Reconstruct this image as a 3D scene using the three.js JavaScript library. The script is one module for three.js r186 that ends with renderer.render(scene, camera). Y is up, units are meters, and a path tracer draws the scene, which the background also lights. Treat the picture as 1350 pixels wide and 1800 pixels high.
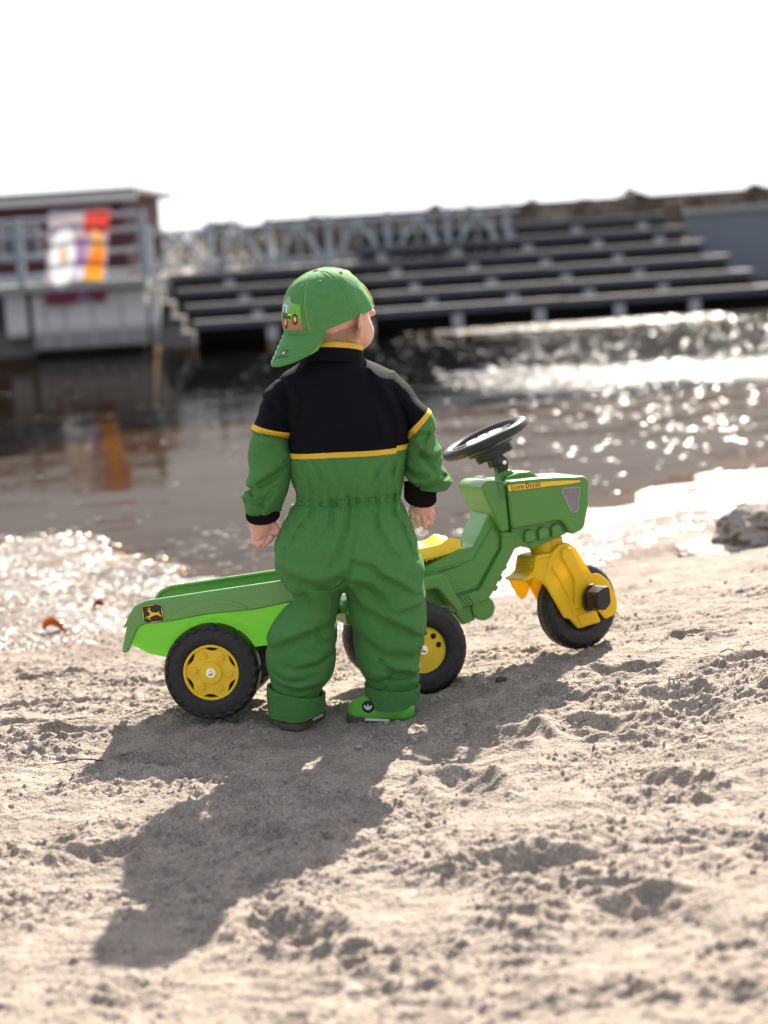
import * as THREE from 'three';
import { mergeGeometries, mergeVertices } from 'three/addons/utils/BufferGeometryUtils.js';
import { ImprovedNoise } from 'three/addons/math/ImprovedNoise.js';
import { RoundedBoxGeometry } from 'three/addons/geometries/RoundedBoxGeometry.js';
import { FontLoader } from 'three/addons/loaders/FontLoader.js';
import { TextGeometry } from 'three/addons/geometries/TextGeometry.js';

// ------------------------------------------------------------------ camera, sky, sun, exposure
const scene = new THREE.Scene();
const camera = new THREE.PerspectiveCamera(31.65, 0.75, 0.05, 3000);
camera.position.set(0, 0.885, 0);
camera.rotation.set(-0.15586, 0, -0.06458, 'XYZ');
camera.focus = 3.24;
camera.userData.fStop = 2.8;
scene.add(camera);

const SUN_AZ = 12.5 * Math.PI / 180, SUN_EL = 33 * Math.PI / 180;
const sunDir = new THREE.Vector3(Math.sin(SUN_AZ) * Math.cos(SUN_EL), Math.sin(SUN_EL), -Math.cos(SUN_AZ) * Math.cos(SUN_EL));
{
  const W = 1024, H = 512, px = new Float32Array(W * H * 4), d = new THREE.Vector3();
  for (let j = 0; j < H; j++) for (let i = 0; i < W; i++) {
    const phi = ((i + 0.5) / W - 0.5) * 2 * Math.PI, th = ((j + 0.5) / H - 0.5) * Math.PI;
    d.set(Math.cos(phi) * Math.cos(th), Math.sin(th), Math.sin(phi) * Math.cos(th));
    const up = Math.max(0, d.y), g = Math.acos(Math.min(1, d.dot(sunDir)));
    const haze = Math.exp(-up * 5), glow = 0.62 * Math.exp(-g / 0.34) + 0.2 * Math.exp(-g / 0.9);
    const o = 4 * (j * W + i);
    px[o] = 0.165 + 0.19 * haze + glow;
    px[o + 1] = 0.195 + 0.17 * haze + glow * 0.97;
    px[o + 2] = 0.25 + 0.13 * haze + glow * 0.92;
    px[o + 3] = 1;
  }
  const sky = new THREE.DataTexture(px, W, H, THREE.RGBAFormat, THREE.FloatType);
  sky.mapping = THREE.EquirectangularReflectionMapping;
  sky.magFilter = THREE.LinearFilter; sky.minFilter = THREE.LinearFilter; sky.needsUpdate = true;
  scene.background = sky; scene.environment = sky;
}
const sun = new THREE.DirectionalLight(new THREE.Color(1.0, 0.91, 0.78), 5);
sun.position.copy(sunDir).multiplyScalar(40); sun.target.position.set(0, 0, -4);
sun.castShadow = true; sun.shadow.mapSize.set(4096, 4096);
Object.assign(sun.shadow.camera, { left: -12, right: 12, top: 12, bottom: -12, near: 1, far: 90 });
scene.add(sun, sun.target);

const renderer = new THREE.WebGLRenderer({ antialias: true });
renderer.setSize(768, 1024);
renderer.shadowMap.enabled = true;
renderer.toneMapping = THREE.LinearToneMapping;
renderer.toneMappingExposure = 3.0;

// ------------------------------------------------------------------ helpers
let seed = 20240611;
const rnd = () => { seed |= 0; seed = seed + 0x6D2B79F5 | 0; let t = Math.imul(seed ^ seed >>> 15, 1 | seed); t = t + Math.imul(t ^ t >>> 7, 61 | t) ^ t; return ((t ^ t >>> 14) >>> 0) / 4294967296; };
const rr = (a, b) => a + (b - a) * rnd();
const perlin = new ImprovedNoise();
const nz = (x, y, z = 0.37) => perlin.noise(x, y, z);
const clamp = (x, a = 0, b = 1) => Math.min(b, Math.max(a, x));
const sstep = (a, b, x) => { const t = clamp((x - a) / (b - a)); return t * t * (3 - 2 * t); };
const smin = (a, b, k) => { const h = Math.max(k - Math.abs(a - b), 0) / k; return Math.min(a, b) - h * h * k * 0.25; };
const smax = (a, b, k) => -smin(-a, -b, k);
const lin = (r, g, b) => new THREE.Color().setRGB(r, g, b);

function mat(rgb, roughness = 0.6, opt = {}) {
  const m = new THREE.MeshPhysicalMaterial({ roughness, metalness: 0, ...opt });
  m.color.setRGB(...rgb); return m;
}
const taken = {};
function numbered(n) { const k = taken[n] = (taken[n] || 0) + 1; return k === 1 ? n : n + '_' + String(k - 1).padStart(3, '0'); }
function tag(o, label, category, group) { o.userData.label = label; if (category) o.userData.category = category; if (group) o.userData.group = group; return o; }
function thing(name, label, category, group) { const o = new THREE.Group(); o.name = numbered(name); scene.add(o); return tag(o, label, category, group); }
function part(parent, name, geo, material, label) {
  const m = new THREE.Mesh(geo, material);
  m.name = parent === scene ? numbered(name) : name;
  m.castShadow = m.receiveShadow = true;
  if (label) m.userData.label = label;
  parent.add(m); return m;
}
function sub(parent, name) { const g = new THREE.Group(); g.name = name; parent.add(g); return g; }
function struct(name, geo, material) { const m = part(scene, name, geo, material); m.userData.kind = 'structure'; return m; }
const box = (sx, sy, sz, x = 0, y = 0, z = 0, r = 0) => { const g = r ? new RoundedBoxGeometry(sx, sy, sz, 2, r) : new THREE.BoxGeometry(sx, sy, sz); g.translate(x, y, z); return g; };
function clean(g) { for (const k of Object.keys(g.attributes)) if (!['position', 'normal', 'uv'].includes(k)) g.deleteAttribute(k); return g.index ? g.toNonIndexed() : g; }
const merge = list => mergeGeometries(list.map(clean));
function tube(pts, r, seg = 24, rad = 8, closed = false) { return new THREE.TubeGeometry(new THREE.CatmullRomCurve3(pts.map(p => new THREE.Vector3(...p)), closed), seg, r, rad, closed); }
function rod(a, b, r1, r2 = r1, n = 14) {
  const A = new THREE.Vector3(...a), B = new THREE.Vector3(...b), d = B.clone().sub(A), g = new THREE.CylinderGeometry(r2, r1, d.length(), n);
  g.applyQuaternion(new THREE.Quaternion().setFromUnitVectors(new THREE.Vector3(0, 1, 0), d.clone().normalize()));
  g.translate(...A.add(B).multiplyScalar(0.5).toArray()); return g;
}
const shapeOf = (pts, holes = []) => { const s = new THREE.Shape(pts.map(p => new THREE.Vector2(p[0], p[1]))); holes.forEach(h => s.holes.push(h)); return s; };
// side outline in millimetres, pulled from w0 to w1 with rounded edges, result in metres
function ex(pts, w0, w1, b = 2, holes = [], curve = 12) {
  const s = pts instanceof THREE.Shape ? pts : shapeOf(pts, holes), dep = Math.max(0.2, w1 - w0 - 2 * b);
  let g = new THREE.ExtrudeGeometry(s, { depth: dep, bevelEnabled: b > 0, bevelThickness: b, bevelSize: b, bevelOffset: -b, bevelSegments: 3, curveSegments: curve });
  g.translate(0, 0, w0 + b); g.scale(0.001, 0.001, 0.001);
  return planeUV(smoothNormals(g, 0.75), 0.08, 0.08);
}
const circ = (x, y, r) => { const p = new THREE.Path(); p.absarc(x, y, r, 0, 2 * Math.PI, true); return p; };
// smooth polygon: corners cut with short curves
function softShape(pts, r) {
  const s = new THREE.Shape(), n = pts.length, at = (p, q, d) => { const L = Math.hypot(q[0] - p[0], q[1] - p[1]), t = Math.min(0.5, d / L); return [p[0] + (q[0] - p[0]) * t, p[1] + (q[1] - p[1]) * t]; };
  for (let i = 0; i < n; i++) {
    const p = pts[i], a = at(p, pts[(i + n - 1) % n], r), b = at(p, pts[(i + 1) % n], r);
    i ? s.lineTo(...a) : s.moveTo(...a); s.quadraticCurveTo(p[0], p[1], b[0], b[1]);
  }
  s.closePath(); return s;
}
// vertex normals weighted by area, sharp where faces meet at more than the crease angle
function smoothNormals(geo, crease) {
  const g = geo.index ? geo.toNonIndexed() : geo, P = g.attributes.position, n = P.count, N = new Float32Array(n * 3), F = new Float32Array(n), map = new Map(), cc = Math.cos(crease), a = new THREE.Vector3(), b = new THREE.Vector3(), c = new THREE.Vector3(), fn = [];
  for (let t = 0; t < n; t += 3) { a.fromBufferAttribute(P, t); b.fromBufferAttribute(P, t + 1).sub(a); c.fromBufferAttribute(P, t + 2).sub(a); const q = b.clone().cross(c), l = q.length() || 1e-12; fn.push([q.x / l, q.y / l, q.z / l, l]); }
  for (let i = 0; i < n; i++) { const k = Math.round(P.getX(i) * 1e5) + ',' + Math.round(P.getY(i) * 1e5) + ',' + Math.round(P.getZ(i) * 1e5); (map.get(k) || map.set(k, []).get(k)).push(i); }
  for (const list of map.values()) for (const i of list) { const u = fn[(i / 3) | 0]; let x = 0, y = 0, z = 0; for (const j of list) { const v = fn[(j / 3) | 0]; if (u[0] * v[0] + u[1] * v[1] + u[2] * v[2] > cc) { x += v[0] * v[3]; y += v[1] * v[3]; z += v[2] * v[3]; } } const l = Math.hypot(x, y, z) || 1; N.set([x / l, y / l, z / l], i * 3); }
  g.setAttribute('normal', new THREE.BufferAttribute(N, 3)); return g;
}
function tex(data, w, h, opt = {}) {
  const t = new THREE.DataTexture(data, w, h, THREE.RGBAFormat, data instanceof Float32Array ? THREE.FloatType : THREE.UnsignedByteType);
  t.wrapS = t.wrapT = THREE.RepeatWrapping; t.magFilter = THREE.LinearFilter; t.minFilter = THREE.LinearMipmapLinearFilter; t.generateMipmaps = true;
  if (opt.srgb) t.colorSpace = THREE.SRGBColorSpace; t.needsUpdate = true; return t;
}
function grey(w, h, f) { const a = new Uint8Array(w * h * 4); for (let j = 0; j < h; j++) for (let i = 0; i < w; i++) { const v = clamp(f(i, j)) * 255, o = 4 * (j * w + i); a[o] = a[o + 1] = a[o + 2] = v; a[o + 3] = 255; } return tex(a, w, h); }
function canvasTex(w, h, draw) { const c = document.createElement('canvas'); c.width = w; c.height = h; const g = c.getContext('2d'); draw(g, w, h); const t = new THREE.CanvasTexture(c); t.colorSpace = THREE.SRGBColorSpace; return t; }
// value noise that repeats over the tile
function tileNoise(n, cells, s0) {
  let s = s0; const r = () => { s = Math.imul(s ^ s >>> 15, 0x2c1b3c6d) + 0x9e3779b9 | 0; s ^= s >>> 13; return (s >>> 0) / 4294967296; };
  const L = new Float32Array(cells * cells).map(r);
  return (i, j) => { const x = i / n * cells, y = j / n * cells, a = Math.floor(x), b = Math.floor(y), u = sstep(0, 1, x - a), v = sstep(0, 1, y - b), q = (m, k) => L[(k % cells) * cells + m % cells]; return (q(a, b) * (1 - u) + q(a + 1, b) * u) * (1 - v) + (q(a, b + 1) * (1 - u) + q(a + 1, b + 1) * u) * v; };
}
function planeUV(g, sx, sy, ax = 0, ay = 1) { const p = g.attributes.position, uv = new Float32Array(p.count * 2); for (let i = 0; i < p.count; i++) { uv[2 * i] = p.getComponent(i, ax) / sx; uv[2 * i + 1] = p.getComponent(i, ay) / sy; } g.setAttribute('uv', new THREE.BufferAttribute(uv, 2)); return g; }

// signed-distance meshing (surface nets)
function meshSDF(f, lo, hi, c, slack = 1.7) {
  const N = [0, 1, 2].map(k => Math.ceil((hi[k] - lo[k]) / c) + 1), [nx, ny, nzz] = N, V = new Float32Array(nx * ny * nzz), B = 6, half = B * c * 0.87;
  for (let k0 = 0; k0 < nzz; k0 += B) for (let j0 = 0; j0 < ny; j0 += B) for (let i0 = 0; i0 < nx; i0 += B) {
    const m = f(lo[0] + (i0 + B / 2) * c, lo[1] + (j0 + B / 2) * c, lo[2] + (k0 + B / 2) * c), far = Math.abs(m) > half * slack + 0.012;
    for (let k = k0; k < Math.min(k0 + B, nzz); k++) for (let j = j0; j < Math.min(j0 + B, ny); j++) for (let i = i0; i < Math.min(i0 + B, nx); i++)
      V[(k * ny + j) * nx + i] = far ? m : f(lo[0] + i * c, lo[1] + j * c, lo[2] + k * c);
  }
  const id = new Int32Array(nx * ny * nzz).fill(-1), pos = [], idx = [], off = [[0, 0, 0], [1, 0, 0], [0, 1, 0], [1, 1, 0], [0, 0, 1], [1, 0, 1], [0, 1, 1], [1, 1, 1]], ed = [[0, 1], [0, 2], [0, 4], [1, 3], [1, 5], [2, 3], [2, 6], [3, 7], [4, 5], [4, 6], [5, 7], [6, 7]], s = new Float32Array(8);
  for (let k = 0; k < nzz - 1; k++) for (let j = 0; j < ny - 1; j++) for (let i = 0; i < nx - 1; i++) {
    let mask = 0; const base = (k * ny + j) * nx + i;
    for (let e = 0; e < 8; e++) { const o = off[e]; s[e] = V[base + (o[2] * ny + o[1]) * nx + o[0]]; if (s[e] < 0) mask |= 1 << e; }
    if (mask === 0 || mask === 255) continue;
    let x = 0, y = 0, z = 0, n = 0;
    for (const [a, b] of ed) if ((s[a] < 0) !== (s[b] < 0)) { const t = s[a] / (s[a] - s[b]), p = off[a], q = off[b]; x += p[0] + (q[0] - p[0]) * t; y += p[1] + (q[1] - p[1]) * t; z += p[2] + (q[2] - p[2]) * t; n++; }
    id[base] = pos.length / 3; pos.push(lo[0] + (i + x / n) * c, lo[1] + (j + y / n) * c, lo[2] + (k + z / n) * c);
  }
  const st = [1, nx, nx * ny];
  for (let k = 1; k < nzz - 1; k++) for (let j = 1; j < ny - 1; j++) for (let i = 1; i < nx - 1; i++) {
    const base = (k * ny + j) * nx + i, v0 = V[base];
    for (let a = 0; a < 3; a++) {
      const v1 = V[base + st[a]]; if ((v0 < 0) === (v1 < 0)) continue;
      const u = st[(a + 1) % 3], w = st[(a + 2) % 3], A = id[base], Bq = id[base - u], C = id[base - u - w], D = id[base - w];
      if (A < 0 || Bq < 0 || C < 0 || D < 0) continue;
      if (v0 < 0) idx.push(A, Bq, C, A, C, D); else idx.push(A, C, Bq, A, D, C);
    }
  }
  const nrm = new Float32Array(pos.length), h = c * 0.5;
  for (let i = 0; i < pos.length; i += 3) {
    const x = pos[i], y = pos[i + 1], z = pos[i + 2];
    let a = f(x + h, y, z) - f(x - h, y, z), b = f(x, y + h, z) - f(x, y - h, z), d = f(x, y, z + h) - f(x, y, z - h); const L = Math.hypot(a, b, d) || 1;
    nrm[i] = a / L; nrm[i + 1] = b / L; nrm[i + 2] = d / L;
  }
  const g = new THREE.BufferGeometry();
  g.setAttribute('position', new THREE.BufferAttribute(new Float32Array(pos), 3)); g.setAttribute('normal', new THREE.BufferAttribute(nrm, 3)); g.setIndex(idx);
  return g;
}
// the piece of a mesh where fn(x, y, z) > 0, cut cleanly; grow pushes it outwards along its normals
function clip(g, fn, grow = 0) {
  const P = g.attributes.position, Nn = g.attributes.normal, I = g.index ? g.index.array : Array.from({ length: P.count }, (_, i) => i), F = new Float32Array(P.count), pos = [], nor = [];
  for (let i = 0; i < P.count; i++) F[i] = fn(P.getX(i), P.getY(i), P.getZ(i));
  const vert = (i, j, t) => { for (let k = 0; k < 3; k++) { const n = Nn.getComponent(i, k) * (1 - t) + Nn.getComponent(j, k) * t; nor.push(n); pos.push(P.getComponent(i, k) * (1 - t) + P.getComponent(j, k) * t + n * grow); } };
  for (let t = 0; t < I.length; t += 3) {
    const poly = [];
    for (let e = 0; e < 3; e++) { const a = I[t + e], b = I[t + (e + 1) % 3]; if (F[a] > 0) poly.push([a, a, 0]); if ((F[a] > 0) !== (F[b] > 0)) poly.push([a, b, F[a] / (F[a] - F[b])]); }
    for (let e = 1; e + 1 < poly.length; e++) { vert(...poly[0]); vert(...poly[e]); vert(...poly[e + 1]); }
  }
  const r = new THREE.BufferGeometry();
  r.setAttribute('position', new THREE.Float32BufferAttribute(pos, 3)); r.setAttribute('normal', new THREE.Float32BufferAttribute(nor, 3));
  return mergeVertices(r, 1e-6);
}
// grid surface: f(u, v) -> [x, y, z] or [x, y, z, uvx, uvy]
function grid(nu, nv, f, closeU = false) {
  const pos = [], uv = [], idx = [];
  for (let j = 0; j <= nv; j++) for (let i = 0; i <= nu; i++) { const p = f(i / nu, j / nv); pos.push(p[0], p[1], p[2]); uv.push(p[3] ?? i / nu, p[4] ?? j / nv); }
  for (let j = 0; j < nv; j++) for (let i = 0; i < nu; i++) { const a = j * (nu + 1) + i, b = a + 1, c = a + nu + 1, d = c + 1; idx.push(a, b, d, a, d, c); }
  const g = new THREE.BufferGeometry(); g.setAttribute('position', new THREE.Float32BufferAttribute(pos, 3)); g.setAttribute('uv', new THREE.Float32BufferAttribute(uv, 2)); g.setIndex(idx); g.computeVertexNormals();
  if (closeU) { const n = g.attributes.normal; for (let j = 0; j <= nv; j++) { const a = j * (nu + 1), b = a + nu, v = [0, 1, 2].map(k => n.getComponent(a, k) + n.getComponent(b, k)), L = Math.hypot(...v) || 1; n.setXYZ(a, v[0] / L, v[1] / L, v[2] / L); n.setXYZ(b, v[0] / L, v[1] / L, v[2] / L); } }
  return g;
}
const sphere = (r, x, y, z, sx = 1, sy = 1, sz = 1, n = 20) => { const g = new THREE.SphereGeometry(r, n, Math.ceil(n * 0.7)); g.scale(sx, sy, sz); g.translate(x, y, z); return g; };

// ------------------------------------------------------------------ shared textures and materials
const grainTex = (() => { const n1 = tileNoise(512, 256, 11), n2 = tileNoise(512, 96, 12), n3 = tileNoise(512, 24, 13); return grey(512, 512, (i, j) => 0.45 * n1(i, j) + 0.35 * n2(i, j) + 0.2 * n3(i, j)); })();
const sandColor = (() => {
  const n1 = tileNoise(1024, 512, 21), n2 = tileNoise(1024, 128, 22), n3 = tileNoise(1024, 18, 23), n4 = tileNoise(1024, 341, 24), a = new Uint8Array(1024 * 1024 * 4);
  for (let j = 0; j < 1024; j++) for (let i = 0; i < 1024; i++) {
    const o = 4 * (j * 1024 + i), v = 0.72 + 0.2 * (n1(i, j) - 0.5) * 1.6 + 0.1 * (n2(i, j) - 0.5) + 0.12 * (n3(i, j) - 0.5), w = n4(i, j), k = w > 0.9 ? 0.62 : w < 0.07 ? 1.22 : 1;
    a[o] = clamp(v * k * 1.0) * 255; a[o + 1] = clamp(v * k * 0.915) * 255; a[o + 2] = clamp(v * k * 0.845) * 255; a[o + 3] = 255;
  }
  return tex(a, 1024, 1024, { srgb: true });
})();
const clothBump = (() => {
  const n1 = tileNoise(1024, 340, 31), n2 = tileNoise(1024, 14, 32), n3 = tileNoise(1024, 31, 33), n4 = tileNoise(1024, 7, 34), rid = (f, i, j) => Math.pow(1 - Math.abs(f(i, j) - 0.5) * 2, 5);
  return grey(1024, 1024, (i, j) => 0.3 + 0.05 * Math.sin((i + j) * Math.PI * 2 / 8) + 0.09 * (n1(i, j) - 0.5) + (0.26 * rid(n2, i, j) + 0.16 * rid(n3, i + 200, j)) * sstep(0.3, 0.75, n4(i, j)) + 0.16 * n2(j, i));
})();
const clothColor = (() => { const n1 = tileNoise(512, 256, 41), n2 = tileNoise(512, 20, 42), n3 = tileNoise(512, 90, 43); return grey(512, 512, (i, j) => 0.92 + 0.1 * (n1(i, j) - 0.5) + 0.05 * (n2(i, j) - 0.5) + 0.03 * (n3(i, j) - 0.5)); })();
clothColor.colorSpace = THREE.SRGBColorSpace;
const skinMap = (() => { const n1 = tileNoise(256, 5, 71), n2 = tileNoise(256, 22, 72), n3 = tileNoise(256, 120, 73), a = new Uint8Array(256 * 256 * 4); for (let j = 0; j < 256; j++) for (let i = 0; i < 256; i++) { const o = 4 * (j * 256 + i), r = n1(i, j) - 0.5, q = n2(i, j) - 0.5, f = n3(i, j) - 0.5; a[o] = (0.93 + 0.03 * q + 0.03 * f) * 255; a[o + 1] = (0.9 - 0.13 * r - 0.06 * q + 0.04 * f) * 255; a[o + 2] = (0.9 - 0.15 * r - 0.08 * q + 0.04 * f) * 255; a[o + 3] = 255; } return tex(a, 256, 256, { srgb: true }); })();
const dustMap = (() => { const n1 = tileNoise(512, 9, 81), n2 = tileNoise(512, 60, 82), n3 = tileNoise(512, 256, 83), a = new Uint8Array(512 * 512 * 4); for (let j = 0; j < 512; j++) for (let i = 0; i < 512; i++) { const o = 4 * (j * 512 + i), d = sstep(0.5, 0.95, 0.45 * n1(i, j) + 0.3 * n2(i, j) + 0.35 * n3(i, j)); a[o] = (0.085 + 0.16 * d) * 255; a[o + 1] = (0.088 + 0.125 * d) * 255; a[o + 2] = (0.098 + 0.095 * d) * 255; a[o + 3] = 255; } return tex(a, 512, 512, { srgb: true }); })();
const scuffTex = (() => { const n1 = tileNoise(512, 6, 91), n2 = tileNoise(512, 40, 92), a = new Float32Array(512 * 512); seed = 12; for (let k = 0; k < 70; k++) { let x = rr(0, 512), y = rr(0, 512); const t = rr(0, 6.28), l = rr(20, 120); for (let q = 0; q < l; q++) { a[((y + q * Math.sin(t)) & 511) * 512 + ((x + q * Math.cos(t)) & 511)] = 0.3; } } return grey(512, 512, (i, j) => 0.52 + 0.34 * n1(i, j) + 0.1 * n2(i, j) + a[j * 512 + i]); })();
const M = {
  sand: mat([0.53, 0.53, 0.53], 0.92, { map: sandColor, bumpMap: grainTex, bumpScale: 0.0035, vertexColors: true, specularIntensity: 0.5 }),
  clod: mat([0.47, 0.405, 0.365], 0.95, { bumpMap: grainTex, bumpScale: 0.001, specularIntensity: 0.4 }),
  cloth: mat([0.092, 0.285, 0.076], 0.8, { map: clothColor, bumpMap: clothBump, bumpScale: 0.0021, sheen: 0.2, sheenRoughness: 0.6, sheenColor: lin(0.4, 0.8, 0.4), specularIntensity: 0.5 }),
  yoke: mat([0.0055, 0.006, 0.009], 0.85, { bumpMap: clothBump, bumpScale: 0.0015, sheen: 0.03, sheenRoughness: 0.5, sheenColor: lin(0.4, 0.42, 0.55), specularIntensity: 0.22 }),
  rib: mat([0.01, 0.009, 0.009], 0.95, { specularIntensity: 0.3 }),
  piping: mat([0.72, 0.44, 0.025], 0.7, { bumpMap: clothBump, bumpScale: 0.0005 }),
  capGreen: mat([0.088, 0.30, 0.08], 0.8, { map: clothColor, bumpMap: clothBump, bumpScale: 0.0008, sheen: 0.3, sheenRoughness: 0.6, sheenColor: lin(0.5, 0.8, 0.5) }),
  capInside: mat([0.12, 0.36, 0.03], 0.85),
  thread: mat([0.65, 0.6, 0.12], 0.7),
  threadGreen: mat([0.10, 0.38, 0.12], 0.7),
  skin: mat([0.86, 0.52, 0.38], 0.5, { map: skinMap, bumpMap: grainTex, bumpScale: 0.00012, sheen: 0.35, sheenRoughness: 0.5, sheenColor: lin(0.9, 0.5, 0.4), specularIntensity: 0.6 }),
  hair: mat([0.52, 0.36, 0.22], 0.6),
  shoe: mat([0.13, 0.5, 0.05], 0.75, { bumpMap: grainTex, bumpScale: 0.0006 }),
  sole: mat([0.115, 0.075, 0.06], 0.9, { bumpMap: grainTex, bumpScale: 0.002 }),
  white: mat([0.72, 0.72, 0.7], 0.6),
  ink: mat([0.012, 0.012, 0.012], 0.6),
  eye: mat([0.02, 0.03, 0.05], 0.2),
  green: mat([0.085, 0.255, 0.045], 0.5, { roughnessMap: scuffTex, bumpMap: grainTex, bumpScale: 0.00005 }),
  greenRim: mat([0.10, 0.30, 0.055], 0.45, { roughnessMap: scuffTex, clearcoat: 0.6, clearcoatRoughness: 0.15 }),
  greenDark: mat([0.035, 0.15, 0.03], 0.4),
  tub: mat([0.075, 0.255, 0.022], 1, { transmission: 0.3, clearcoat: 0.6, clearcoatRoughness: 0.2, specularIntensity: 0.3 }),
  yellow: mat([0.97, 0.66, 0.012], 1, { transmission: 0.28, clearcoat: 0.7, clearcoatRoughness: 0.25, specularIntensity: 0.3 }),
  yellowRim: mat([0.86, 0.57, 0.014], 0.4),
  tyre: mat([1, 1, 1], 0.45, { map: dustMap, bumpMap: grainTex, bumpScale: 0.0004 }),
  black: mat([0.012, 0.012, 0.013], 0.38),
  chrome: mat([0.75, 0.74, 0.72], 0.18, { metalness: 1 }),
};

// ------------------------------------------------------------------ the beach
const CONTACT = [[0.06, -3.35], [-0.345, -3.35], [0.37, -3.56], [-0.02, -3.60], [-0.36, -3.56], [-0.03, -3.22], [-0.19, -3.22], [0.02, -3.2], [-0.15, -3.2]];
const PRINTS = [[0.15, -2.97, 0.085, 0.05, 0.25], [0.34, -2.95, 0.09, 0.055, 0.5], [0.245, -3.17, 0.09, 0.045, 0.1], [0.5, -3.03, 0.08, 0.05, 0.3], [0.66, -3.22, 0.085, 0.045, 0.6], [0.43, -3.29, 0.07, 0.035, 0.2], [0.62, -3.52, 0.07, 0.035, 0.7], [0.72, -2.95, 0.08, 0.05, 0.9], [-0.42, -3.02, 0.07, 0.035, 0.4], [-0.62, -3.25, 0.075, 0.035, 0.1], [0.8, -3.75, 0.07, 0.035, 0.4], [0.1, -2.75, 0.08, 0.05, 1.0], [-0.2, -2.6, 0.08, 0.05, 0.3], [0.4, -2.62, 0.085, 0.05, 0.9], [-0.45, -2.55, 0.08, 0.05, -0.5], [0.15, -2.35, 0.08, 0.05, 0.2], [-0.15, -2.2, 0.08, 0.05, 0.7], [0.3, -2.15, 0.08, 0.05, -0.2], [-0.7, -2.8, 0.06, 0.03, 0.5], [-0.5, -3.75, 0.06, 0.03, 0.1], [-0.75, -3.95, 0.07, 0.03, 0.2]];
function baseH(x, z) {
  const d = Math.max(0, -z - 3.35), xp = 0.5 * (x + Math.sqrt(x * x + 0.01)) - 0.05;
  let b = 0.09 * Math.min(xp, 1.6) + 0.01 * Math.max(0, xp - 1.6) - (0.1 - 0.012 * sstep(0, 0.8, x)) * d;
  if (b < -0.07) { const t = -0.07 - b; b = -0.07 - 0.34 * Math.min(t, 0.12) - 0.8 * Math.max(0, t - 0.12); }
  const spit = sstep(-0.3, -0.75, x), edge = -5.15 - 1.1 * sstep(-0.4, -1.2, x); if (spit > 0 && z < -3.9) b = Math.max(b, b + (Math.max(b, -0.0985) - b) * spit * sstep(edge - 0.3, edge + 0.1, z + 0.16 * nz(x * 5, z * 3, 8) + 0.3 * nz(x * 11, z * 24, 3)));
  if (z > -2.5) b += 0.03 * sstep(-2.5, 0, z);
  return Math.max(b, -0.75);
}
function relief(x, z) {
  const wx = x + 0.05 * nz(x * 6, z * 6, 4.2), wz = z + 0.04 * nz(x * 5, z * 7, 9.1);
  let h = 0.014 * nz(x * 3.1, z * 3.3, 1.7) + 0.0105 * nz(wx * 8, wz * 9.5, 2.3) * (0.55 + 0.9 * sstep(-0.1, 0.7, x));
  const streak = 1 - Math.abs(nz(wx * 9 + wz * 3, wz * 26 - wx * 6, 5.5)) * 2;
  h += 0.0075 * Math.max(0, streak) ** 2 * (0.5 + 0.8 * nz(x * 4, z * 4, 7));
  const rough = sstep(-0.18, 0.25, nz(x * 4.6, z * 5.4, 12.4));
  const c1 = 1 - Math.abs(nz(wx * 30, wz * 30, 3.3)) * 2, c2 = 1 - Math.abs(nz(wx * 62, wz * 62, 8.8)) * 2;
  h += (0.3 + 0.7 * rough) * (0.0085 * c1 * Math.abs(c1) + 0.0042 * c2) + 0.0016 * nz(x * 120, z * 120, 6.1);
  for (const [px, pz, a, b, t] of PRINTS) {
    const dx = x - px, dz = z - pz; if (dx * dx + dz * dz > 0.045) continue;
    const c = Math.cos(t), s = Math.sin(t), q = Math.hypot((dx * c + dz * s) / a, (dz * c - dx * s) / b) + 0.25 * nz(x * 28, z * 28, 3);
    h += -0.021 * (1 - sstep(0.2, 1.15, q)) + 0.011 * Math.exp(-(((q - 1.2) / 0.26) ** 2)) * (0.6 + 0.9 * nz(x * 22, z * 22, 11));
  }
  return h;
}
function sandH(x, z) {
  let k = 1;
  for (const [px, pz] of CONTACT) k = Math.min(k, 0.2 + 0.8 * sstep(0.015, 0.1, Math.hypot(x - px, z - pz)));
  const b = baseH(x, z);
  let c = 0; for (const [px, pz] of CONTACT.slice(0, 5)) { const d = Math.hypot(x - px, (z - pz) * 1.3); if (d < 0.14) c += 0.008 * Math.exp(-(((d - 0.062) / 0.02) ** 2)) * (0.4 + 1.1 * Math.max(0, nz(x * 40, z * 40, 5) + 0.45)) - 0.006 * (1 - sstep(0.0, 0.045, d)); }
  if (x < -0.4 && x > -1.6) for (const zc of [-3.37 - 0.1 * (x + 0.4), -3.58 - 0.1 * (x + 0.4)]) { const d = Math.abs(z - zc); if (d < 0.06) c += (-0.007 * (1 - sstep(0.012, 0.024, d)) + 0.004 * Math.exp(-(((d - 0.03) / 0.008) ** 2)) + 0.0015 * Math.sin(x * 260 + (z - zc) * 90) * (1 - sstep(0.015, 0.022, d))) * sstep(-0.4, -0.46, x); }
  return b + c + relief(x, z) * k * (1 - 0.55 * sstep(-0.06, -0.1, b)) ;
}
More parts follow.
